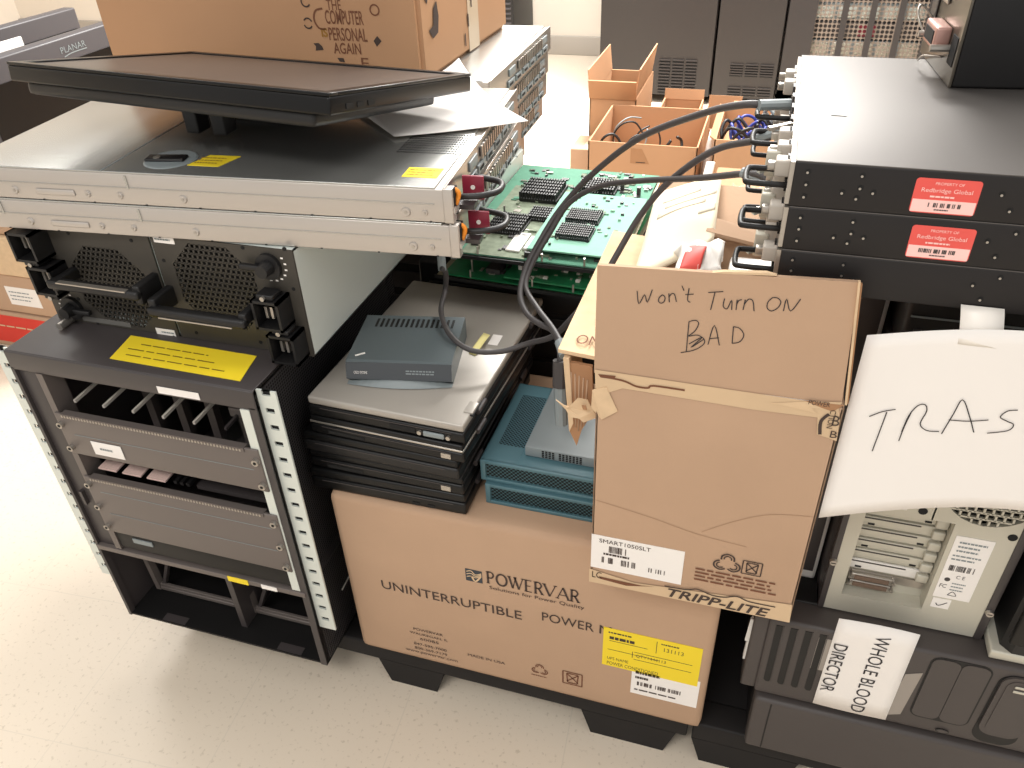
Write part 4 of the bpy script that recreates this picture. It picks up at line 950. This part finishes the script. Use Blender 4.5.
g.lines(q, .150, .17, .08, .098, 3, GREYP, .0004, .35); g.stroke(q, [(.150, .072), (.155, .079), (.160, .072), (.150, .072)], .001, CHAS, .0004); g.cyl(q(.143, .100, 0), q(.143, .100, .0004), .0035, CHAS, 10); g.done('rating_label', t, 'white printed label')
g = G(); g.on(fr, .136, .158, .044, .062, .002, .0027, PAPER); g.stroke(F(fr(0, 0, .0027), fr.u, fr.v), [(.141, .053), (.145, .049), (.154, .057)], .0014, CHAS, .0004); g.done('check_sticker', t, 'small sticker with a check mark')
for x, z in ((.004, .095), (w-.005, .055)):
    g = G(); g.cyl(fr(x, z, .004), fr(x, z, .008), .0055, STEEL, 12, .0045); g.on(fr, x-.003, x+.003, z-.0006, z+.0006, .008, .0084, DARK); g.done('thumb_screw', t)
for x, z in ((.088, .208), (.193, .190)): g = G(); g.cyl(fr(x, z, .002), fr(x, z, .0026), .0055, DARK, 12); g.done('screw_hole', t)
g = G()
g.on(fr, .045, .07, .206, .212, .002, .004, WHITE, .001); g.done('connector', t)

t = thing('black_device', 'flat black device on the beige tower, just above the TRASH sheet', 'device', (.17, .815, .8516))
g = G(); g.box((0, .0, 0), (.215, .33, .098), BLACK, .006); g.box((.004, -.001, .052), (.21, .002, .054), GREYP); g.done('case', t); g = G(); g.box((.01, -.002, .03), (.018, .001, .038), CHAS, .001); g.done('button', t)  # thin grey line across the front is a painted edge highlight
t = thing('slim_case', 'slim grey upright computer case squeezed left of the beige tower', 'computer', (.1245, .875, .4192))
g = G(); g.box((0, 0, 0), (.038, .32, .5325), WHITE, .006); g.done('case', t); g = G(); g.box((.006, -.003, .02), (.032, .001, .5), CHAS, .001); g.done('front_strip', t)
t = thing('black_tower', 'upright black computer at the right edge beside the beige tower', 'computer', (.392, .80, .4192))
g = G(); g.prism([(.0, .012, .015), (.012, 0, .015), (.19, 0, .015), (.19, .34, .015), (0, .34, .015)], (0, 0, .518), BLACK); g.box((.002, -.004, .035), (.18, .004, .2), GLOSS, .003); g.done('case', t)
g = G(); g.box((-.012, -.002, 0), (.19, .34, .015), PCB, .003); g.done('base', t)

# ------------------------------------------------------------------ stack of black one-unit servers with connectors at the left end
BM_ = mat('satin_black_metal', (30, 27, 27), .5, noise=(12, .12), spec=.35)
STK = mat('sticker_pink', (250, 205, 198), .6)
def blackserver(loc, label, sticker=True):
    t = thing('black_server', label, 'server', loc, 0, 'black one-unit servers at the right')
    w, d, h = .44, .39, .0435; f = front(0)
    g = G(); g.box((0, 0, 0), (w, d, h-.001), BM_, .0012); g.done('case', t)
    g = G(); g.box((.0, .0005, h-.0015), (w, d, h), mat('glare_lightened_lid', (92, 88, 85), .5, metal=.6, noise=(9, .08)), .0006)  # lid colour lightened above the black case, with the room's glare painted in
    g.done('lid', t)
    hp = [(.012, .034), (.0125, .0225), (.0125, .0105), (.0585, .034), (.059, .0225), (.0575, .0125), (.0445, .017), (.0705, .019), (.173, .026), (.183, .012), (.193, .036)]
    for x, z in hp:
        g = G(); g.cyl(f(x, z, -.001), f(x, z, .0005), .0026, DARK, 10); g.cyl(f(x-.0004, z-.0008, .0004), f(x-.0004, z-.0008, .0009), .0012, STEEL, 8); g.done('screw_with_glint', t)  # off-centre bright dot on the dark disc paints in a glint
    if sticker:
        s = G(); a0, a1, b0, b1 = .103+sticker*.006-.006, .156+sticker*.006-.006, .004, .036
        s.prism([f(x, z, .0003) for x, z in rr(a0, a1, b0, b1, .003)], (0, .0004, 0), RED); s.on(f, a0+.0008, a1-.0008, b0+.001, b0+.0125, .0002, .0006, STK)
        s.barcode(f, a0+.010, a1-.012, b0+.006, b0+.010, CHAS, .0009, 22); s.lines(f, a0+.02, a0+.034, b0+.0028, b0+.0042, 1, CHAS, .0009, .8)
        s.text('PROPERTY OF', f, a0+.016, a1-.014, b0+.0265, b0+.029, STK, .0008); s.text('Redbridge Global', f, a0+.006, a1-.006, b0+.0185, b0+.0235, STK, .0008); s.lines(f, a0+.014, a1-.014, b0+.0145, b0+.0165, 1, STK, .0008, .8)
        s.done('property_sticker', t, 'red and pink property sticker')
    fl = F((-.0006, 0, 0), (0, -1, 0), (0, 0, 1))               # left end, faces left
    g = G(); g.box((-.004, .002, .001), (0, d-.002, h-.002), STEEL)
    for i in range(9):
        y = .02+.041*i; g.box((-.006, y, .006), (-.004, y+.026, .018), DARK); g.box((-.0065, y+.004, .022), (-.004, y+.02, .036), CHAS)
    g.done('port_panel', t, 'steel panel with ports')
    for y in (.012, .125, .215):
        g = G(); g.tube([(-.002, y, h*.35), (-.036, y, h*.35), (-.042, y+.006, h*.35), (-.042, y+.034, h*.35), (-.036, y+.04, h*.35), (-.002, y+.04, h*.35)], .0030, BLK_M, 8, smooth=3); g.done('handle', t)
    for y, c in ((.018, WHITE), (.062, WHITE), (.105, WHITE), (.29, WHITE), (.335, WHITE)):
        g = G(); g.box((-.017, y, .020), (-.003, y+.018, .036), mat('plug_ivory', (176, 168, 158), .45), .002); g.box((-.024, y+.005, .024), (-.016, y+.013, .032), STEEL, .001); g.done('plug', t, 'white connector plug')
    g = G(); g.box((-.020, .150, .006), (-.003, .205, .012), STEEL, .001); g.done('cable_bracket', t); g = G(); g.hexa((-.026, .11, .033), (.022, .02, 0), (-.003, .004, 0), (0, 0, .004), STEEL); g.hexa((-.030, .055, .008), (.026, .03, 0), (-.003, .004, 0), (0, 0, .003), EAR); g.done('cable_bracket', t); g = G(); g.box((-.026, .06, .004), (-.012, .075, .03), PCB, .002); g.done('cable_bracket', t)
    return t
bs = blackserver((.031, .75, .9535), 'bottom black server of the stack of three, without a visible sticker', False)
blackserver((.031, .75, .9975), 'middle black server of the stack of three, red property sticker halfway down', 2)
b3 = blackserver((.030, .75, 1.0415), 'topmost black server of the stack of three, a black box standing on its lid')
g = G(); g.quad(top(.0438), .032, .047, .14, .19, WHITE, .0004); g.done('lid_sticker', b3, 'small white lid sticker')

t = thing('black_box_device', 'black metal box with a silver connector plate standing on the topmost black server', 'computer', (.187, 1.012, 1.0855), R(4.7))
g = G(); g.box((.002, 0, 0), (.25, .165, .26), BLACK, .003); g.done('case', t)
g = G(); fl = F((0, .165, 0), (0, -.635, 0), (0, 0, 1)); fl = F((0, .165, 0), (0, -1, 0), (0, 0, 1))
g.on(fl, 0, .165, 0, .26, -.002, .001, mat('olive_steel', (112, 106, 96), .3, metal=.7), .001); g.on(fl, .055, .085, .07, .24, .001, .004, STEEL, .002); g.on(fl, .10, .13, .09, .24, .001, .003, GREYP, .002); g.on(fl, .01, .04, .04, .24, .001, .003, CHAS, .002); g.on(fl, .135, .158, .02, .05, .001, .002, DARK); g.done('connector_plate', t, 'silver connector plate')
g = G(); g.on(fl, .070, .125, .030, .054, .001, .018, mat('copper_connector', (190, 150, 140), .35, metal=.5), .003); g.on(fl, .078, .118, .035, .049, .018, .019, DARK)
for a in (.063, .132): g.cyl(fl(a, .034, .001), fl(a, .034, .022), .004, STEEL, 10)
g.tube([fl(.03, .045, .002), fl(.028, .06, .018), fl(.04, .05, .022), fl(.05, .028, .010)], .0014, STEEL, 6); g.tube([fl(.11, .02, .002), fl(.09, .016, .016), fl(.075, .008, .018)], .0014, STEEL, 6); g.done('video_port', t)
for z in (.12, .17):
    g = G(); g.on(fl, .138, .156, z, z+.03, .001, .004, STEEL, .001); g.done('socket', t)

# ------------------------------------------------------------------ TRASH sheet taped to the black servers
t = thing('paper_sign', 'white paper sheet handwritten TRASH hanging in front of the beige tower', 'sign', (.26, .735, .82))
def ty(x, z):
    u = (x-.124)/.28; v = (z-.70)/.24
    return .735-.006*math.sin(u*3.1)*(.4+.6*(1-v))-.012*(1-v)**2*max(0, .5-u)+.010*max(0, .25-abs(v-.45))*0
def ps(u, v):
    tz = .9215+.0215*math.sin(min(u/.5, 1)*math.pi/2)+.009*u; bz = .678+.059*math.sin(min(u/.75, 1)*math.pi/2)
    z = bz+(tz-bz)*v; x = .1235-.002*(1-v)+.281*u
    return (x-.26, ty(x, z)-.735, z-.82)
g = G(); g.sheet(ps, 20, 14, PAPER, .0004); sh = g.done('sheet', t)
TR = [[(0.145, 0.8273), (0.1559, 0.8359), (0.1673, 0.8411)], [(0.16, 0.8363), (0.1585, 0.8105), (0.1569, 0.7841)], [(0.1823, 0.8421), (0.1799, 0.8226), (0.1788, 0.8028)], [(0.1789, 0.8146), (0.1809, 0.8361), (0.186, 0.8495), (0.1922, 0.8521), (0.1954, 0.8446), (0.1933, 0.8283), (0.2011, 0.8214), (0.2124, 0.8225)], [(0.2152, 0.82), (0.2195, 0.8454), (0.2231, 0.8644), (0.234, 0.8464), (0.243, 0.8276)], [(0.2173, 0.8383), (0.2343, 0.8401), (0.2515, 0.845)], [(0.2728, 0.8611), (0.2646, 0.8584), (0.2605, 0.8504), (0.2673, 0.8466), (0.2741, 0.8435), (0.2713, 0.8355), (0.2546, 0.8291)],
      [(.289, .868), (.287, .835)], [(.311, .875), (.309, .842)], [(.288, .851), (.310, .858)]]
g = G()
for p in TR: g.stroke(None, p, .0011, INK, snap=lambda x, z: V((x-.26, ty(x, z)-.735-.0012, z-.82)))
g.done('handwriting', t)
g = G(); g.sheet(lambda u, v: (-.061+.037*u+.004*(1-v), -.001-.0015+(.016)*v*v, .105+.034*v), 2, 6, mat('white_tape', (240, 234, 226), .4), .0006); g.done('tape', t, 'white tape strip')

# ------------------------------------------------------------------ open cartons on the floor at the back
def open_carton(x0, x1, y0, y1, z1, label, flaps=(), mt=CARD_O):
    t = thing('open_carton', label, 'box', ((x0+x1)/2, y0, 0), 0, 'open cartons on the floor at the back')
    w2 = (x1-x0)/2; d = y1-y0; th = .006; g = G()
    for a, b in (((-w2, 0, 0), (w2, th, z1)), ((-w2, d-th, 0), (w2, d, z1)), ((-w2, 0, 0), (-w2+th, d, z1)), ((w2-th, 0, 0), (w2, d, z1)), ((-w2, 0, 0), (w2, d, th))): g.box(a, b, mt, .001)
    g.done('carton_body', t)
    for p, u, v in flaps:
        g = G(); u, v = V(u), V(v); g.hexa(V(p), u, v, u.cross(v).normalized()*.005, mt); g.done('flap', t)
    return t
a = open_carton(-.622, -.222, 2.87, 3.33, .357, 'wide open carton of black cords in front of the tall flapped carton')
g = G(); f = front(0); g.poly(f, [(-.04, .34), (.0, .34), (.03, .285), (-.04, .285)], CARD_D, .001); g.quad(f, -.02, .015, .288, .291, PRINT, .0016); g.done('tape_patch', a)
wz = .36
b = open_carton(-.735, -.535, 3.40, 3.86, wz, 'tall open carton with raised flaps behind the wide carton of cords', [((-.098, 0, wz), (0, .46, 0), (-.012, 0, .11)), ((.093, 0, wz), (.018, 0, .12), (0, .46, 0)), ((-.1, .0, wz), (.2, 0, 0), (.004, -.05, .085))])
g = G(); g.box((-.09, .02, .006), (.09, .44, .25), CARD_D); 
g.bm.free()
open_carton(-.475, -.295, 3.56, 3.86, .245, 'small plain open carton behind the wide carton of cords', [((-.09, .295, .24), (.18, 0, 0), (0, .01, .045))])
open_carton(-.262, -.112, 3.34, 3.66, .275, 'small open carton left of the carton of blue and black cables', [((-.07, .315, .27), (.14, 0, 0), (0, .01, .05))])
open_carton(-.165, .30, 2.80, 3.20, .415, 'open carton filled with blue and black cables behind the black servers', [((-.232, .0, .41), (0, .38, 0), (-.018, 0, .012)), ((-.2, .395, .41), (.42, 0, 0), (0, .03, .012))])
t = thing('closed_carton', 'low closed carton left of the wide carton of cords', 'box', (-.70, 3.20, 0), 0)
g = G(); g.box((-.07, 0, 0), (.07, .18, .205), CARD, .005); g.done('carton_body', t); g = G(); g.box((-.02, 0, .205), (.02, .18, .206), TAPE); g.done('sealing_tape', t)
t = thing('closed_carton', 'closed brown carton behind the open carton with the raised flap', 'box', (.10, 1.33, .107), 0)
g = G(); g.box((-.19, 0, 0), (.23, .42, .60), CARD_O, .006); g.done('carton_body', t); g = G(); g.box((-.19, .18, .60), (.23, .23, .601), TAPE); g.done('sealing_tape', t)
g = G()
def bag(u, v): return (-.05+.10*u, 1.40+.24*v, .714+.022*math.sin(math.pi*u)*math.sin(math.pi*v)+.005*math.sin(17*u+9*v))
g.sheet(bag, 14, 14, BUBBLE, .0005); tag(g.done('plastic_bag'), 'crumpled clear plastic bag on the closed brown carton behind the open carton', 'bag')
g = G()
def wbag(u, v): 
    a = 2*math.pi*u; r = math.sin(math.pi*(.06+.88*v)); return (-.194+(.022+.004*math.sin(5*a))*r*math.cos(a), 3.06+.08*r*math.sin(a), .001+.36*v)
g.sheet(lambda u, v: wbag(1-u, v), 18, 12, WHITE, .0006); tag(g.done('white_bag'), 'white plastic bag between the two rear cartons of cables', 'bag')
t = thing('foam_strip', 'white foam strip leaning on the right side of the wide carton of cords', 'foam', (-.2, 2.6, 0))
g = G(); g.hexa((-.03, -.04, .0), (.03, 0, 0), (.05, .19, .355), (0, .02, -.01), WHITE, .004); g.done('strip', t)

def cord(pts, label, r, m, group):
    o = V(pts[0]); g = G(); g.tube([V(p)-o for p in pts], r, m, 7, smooth=5); x = g.done('cord_loop'); x.location = o; return tag(x, label, 'cord', group)
def loop(cx, cy, cz, rx, rz, tilt, ph):
    return [(cx+rx*math.cos(a)*math.cos(tilt), cy+rx*math.cos(a)*math.sin(tilt)+.02*math.sin(2*a), cz+rz*math.sin(a)) for a in [ph+i*.7 for i in range(9)]]
black = ['thick black cord loop standing at the left in the wide carton', 'thin black cord arching over the others in the wide carton', 'black cord coil in the middle of the wide carton', 'short black cord loop leaning right in the wide carton', 'black plug cord coil at the right in the wide carton']
for i, L in enumerate(black):
    cord(loop((-.56, -.50, -.47, -.44, -.34)[i], 2.98+.05*i, (.26, .30, .25, .27, .235)[i], (.05, .06, .045, .05, .032)[i], (.09, .085, .07, .07, .05)[i], .2*i-.3, .5*i), L, (.005, .0035, .004, .0035, .006)[i], CABLE_K, 'cords in the wide open carton')
for i, L in enumerate(['pale grey cord looped among the black cords in the wide carton']):
    cord(loop(-.52, 3.2, .27, .07, .08, .4, 1), L, .003, GREYP, 'cords in the wide open carton')
blk = ['bunched blue cable loop at the left of the cable carton', 'second blue cable loop lying on the first in the cable carton', 'black cable loop at the left of the cable carton', 'black cable loop on top in the cable carton', 'black cable loop at the right of the cable carton', 'grey cable loop draped over the rear of the cable carton']
for i, L in enumerate(blk):
    cx, cy = ((-.06, -.04, -.09, .02, .06, .04)[i], (2.93, 2.99, 2.90, 2.97, 2.95, 3.06)[i])
    pts = [(cx+.06*math.cos(a), cy+.045*math.sin(a), .40+.035*math.sin(2.3*a+i)+.01*i*.5) for a in [j*.8 for j in range(16)]]
    cord(pts, L, .0055, (BLUE, BLUE, CABLE_K, CABLE_K, CABLE_K, GREYP)[i], 'cables in the rear carton')
g = G(); g.box((-.15, 2.81, .012), (.285, 3.18, .345), CARD_D, .01); tag(g.done('packing_layer'), 'brown packing layer under the blue and black cables in the rear carton', 'packing')
g = G(); g.box((-.61, 2.885, .0065), (-.235, 3.315, .17), CARD_D, .01); tag(g.done('packing_layer'), 'brown packing layer under the black cords in the wide carton', 'packing')
g = G(); g.box((-.72, 3.42, .0065), (-.55, 3.84, .24), DARK, .01); tag(g.done('equipment_block'), 'dark equipment lying inside the tall open carton with raised flaps', 'equipment')

# ------------------------------------------------------------------ server cabinets along the back
def cabinet(x0, x1, y0, d, label, mesh=False):
    t = thing('server_cabinet', label, 'cabinet', ((x0+x1)/2, y0, 0), 0, 'black server cabinets')
    w2 = (x1-x0)/2; H = 2.0; g = G()
    if not mesh: g.box((-w2, .03, .04), (w2, d, H), RACK, .006)
    else:
        g.box((-w2, .03, .04), (-w2+.03, d, H), RACK); g.box((w2-.03, .03, .04), (w2, d, H), RACK); g.box((-w2, d-.02, .04), (w2, d, H), RACK); g.box((-w2, .03, H-.03), (w2, d, H), RACK); g.box((-w2, .03, .04), (w2, d, .07), RACK)
    g.done('cabinet_body', t)
    for sx in (-w2+.05, w2-.05):
        for y in (.08, d-.08): g = G(); g.cyl((sx, y, 0), (sx, y, .042), .022, BLACK, 12); g.done('foot', t)
    return t, w2, H
t, w2, H = cabinet(-.945, -.326, 4.6, .9, 'wide black server cabinet furthest left, solid door with louvres at the bottom')
g = G(); g.box((-w2+.004, 0, .045), (w2-.004, .03, H-.004), RACK, .004); dr = g.done('door', t)
def louvres(x0, x1, z0, z1, cols, rows, par):
    g = G(); f = F((0, -.0005, 0), (1, 0, 0), (0, 0, 1)); wc = (x1-x0)/cols; hr = (z1-z0)/rows
    for i in range(cols):
        g.on(f, x0+i*wc+.006, x0+(i+1)*wc-.006, z0, z1, 0, .001, DARK)
        for j in range(rows): g.on(f, x0+i*wc+.006, x0+(i+1)*wc-.006, z0+hr*(j+.55), z0+hr*(j+1), .0008, .006, RACK)
    g.done('louvre_panel', par)
louvres(.02, .235, .055, .235, 3, 11, dr)
g = G(); g.box((w2-.06, -.02, .9), (w2-.03, 0, 1.1), CHAS, .003); g.done('handle', dr)
t, w2, H = cabinet(-.32, .016, 4.6, .9, 'narrow black cooling cabinet between two server cabinets, two louvre rows')
g = G(); g.box((-w2+.004, 0, .045), (w2-.004, .03, H-.004), RACK, .004); dr = g.done('door', t)
louvres(-.085, .15, .16, .225, 3, 5, dr); louvres(-.085, .15, .06, .105, 3, 3, dr)
t, w2, H = cabinet(.022, .82, 4.6, .9, 'wide black server cabinet with mesh door and equipment inside', True)
g = G(); xs = [-.275, -.15, -.025, .10, .235]; xs = [-.262, -.128, .002, .132, .25]
g.box((-w2+.004, 0, .045), (xs[0], .03, H-.004), RACK); g.box((xs[-1], 0, .045), (w2-.004, .03, H-.004), RACK); g.box((-w2+.004, 0, .045), (w2-.004, .03, .12), RACK); g.box((-w2+.004, 0, H-.08), (w2-.004, .03, H-.004), RACK)
for x in xs[1:-1]: g.box((x-.014, -.002, .1), (x+.014, .03, H-.08), RACK)
dr = g.done('door', t)
for a, b in zip(xs, xs[1:]):
    g = G(); g.add([(a, .012, .11), (b, .012, .11), (b, .012, H-.07), (a, .012, H-.07)], [(0, 1, 2, 3)], MESH_D); g.done('mesh_panel', dr)
for k in range(9):
    q = thing('rack_unit', ['grey', 'dark'][k % 2]+' rack unit %s behind the mesh cabinet door' % ['lowest', 'second from the floor', 'third from the floor', 'fourth from the floor', 'fifth from the floor', 'sixth from the floor', 'seventh from the floor', 'eighth from the floor', 'topmost'][k], 'rack unit', (.421, 4.68, .085+.088*k), 0, 'equipment behind the mesh door')
    g = G(); g.box((-.30, 0, 0), (.30, .6, .080), GREYP if k % 2 == 0 else CHAS, .003); g.done('case', q)
    g = G()
    for i in range(5): g.box((-.27+.11*i, -.006, .012), (-.18+.11*i, .0, .068), (EAR if k == 4 else PCB) if k % 2 == 0 else BURG if i == 2 else CHAS, .002)
    g.done('module', q)
t = thing('louvred_cabinet', 'black louvred cabinet at the back wall behind the slogan carton', 'cabinet', (-1.70, 5.1, 0))
g = G(); g.box((-.11, .01, 0), (.105, .45, 1.2), BLACK, .004); g.done('cabinet_body', t); g = G()
for i in range(40): g.hexa((-.10, 0, .03+.028*i), (.19, 0, .0), (0, .014, .012), (0, 0, .005), CHAS)
g.done('louvre_panel', t)
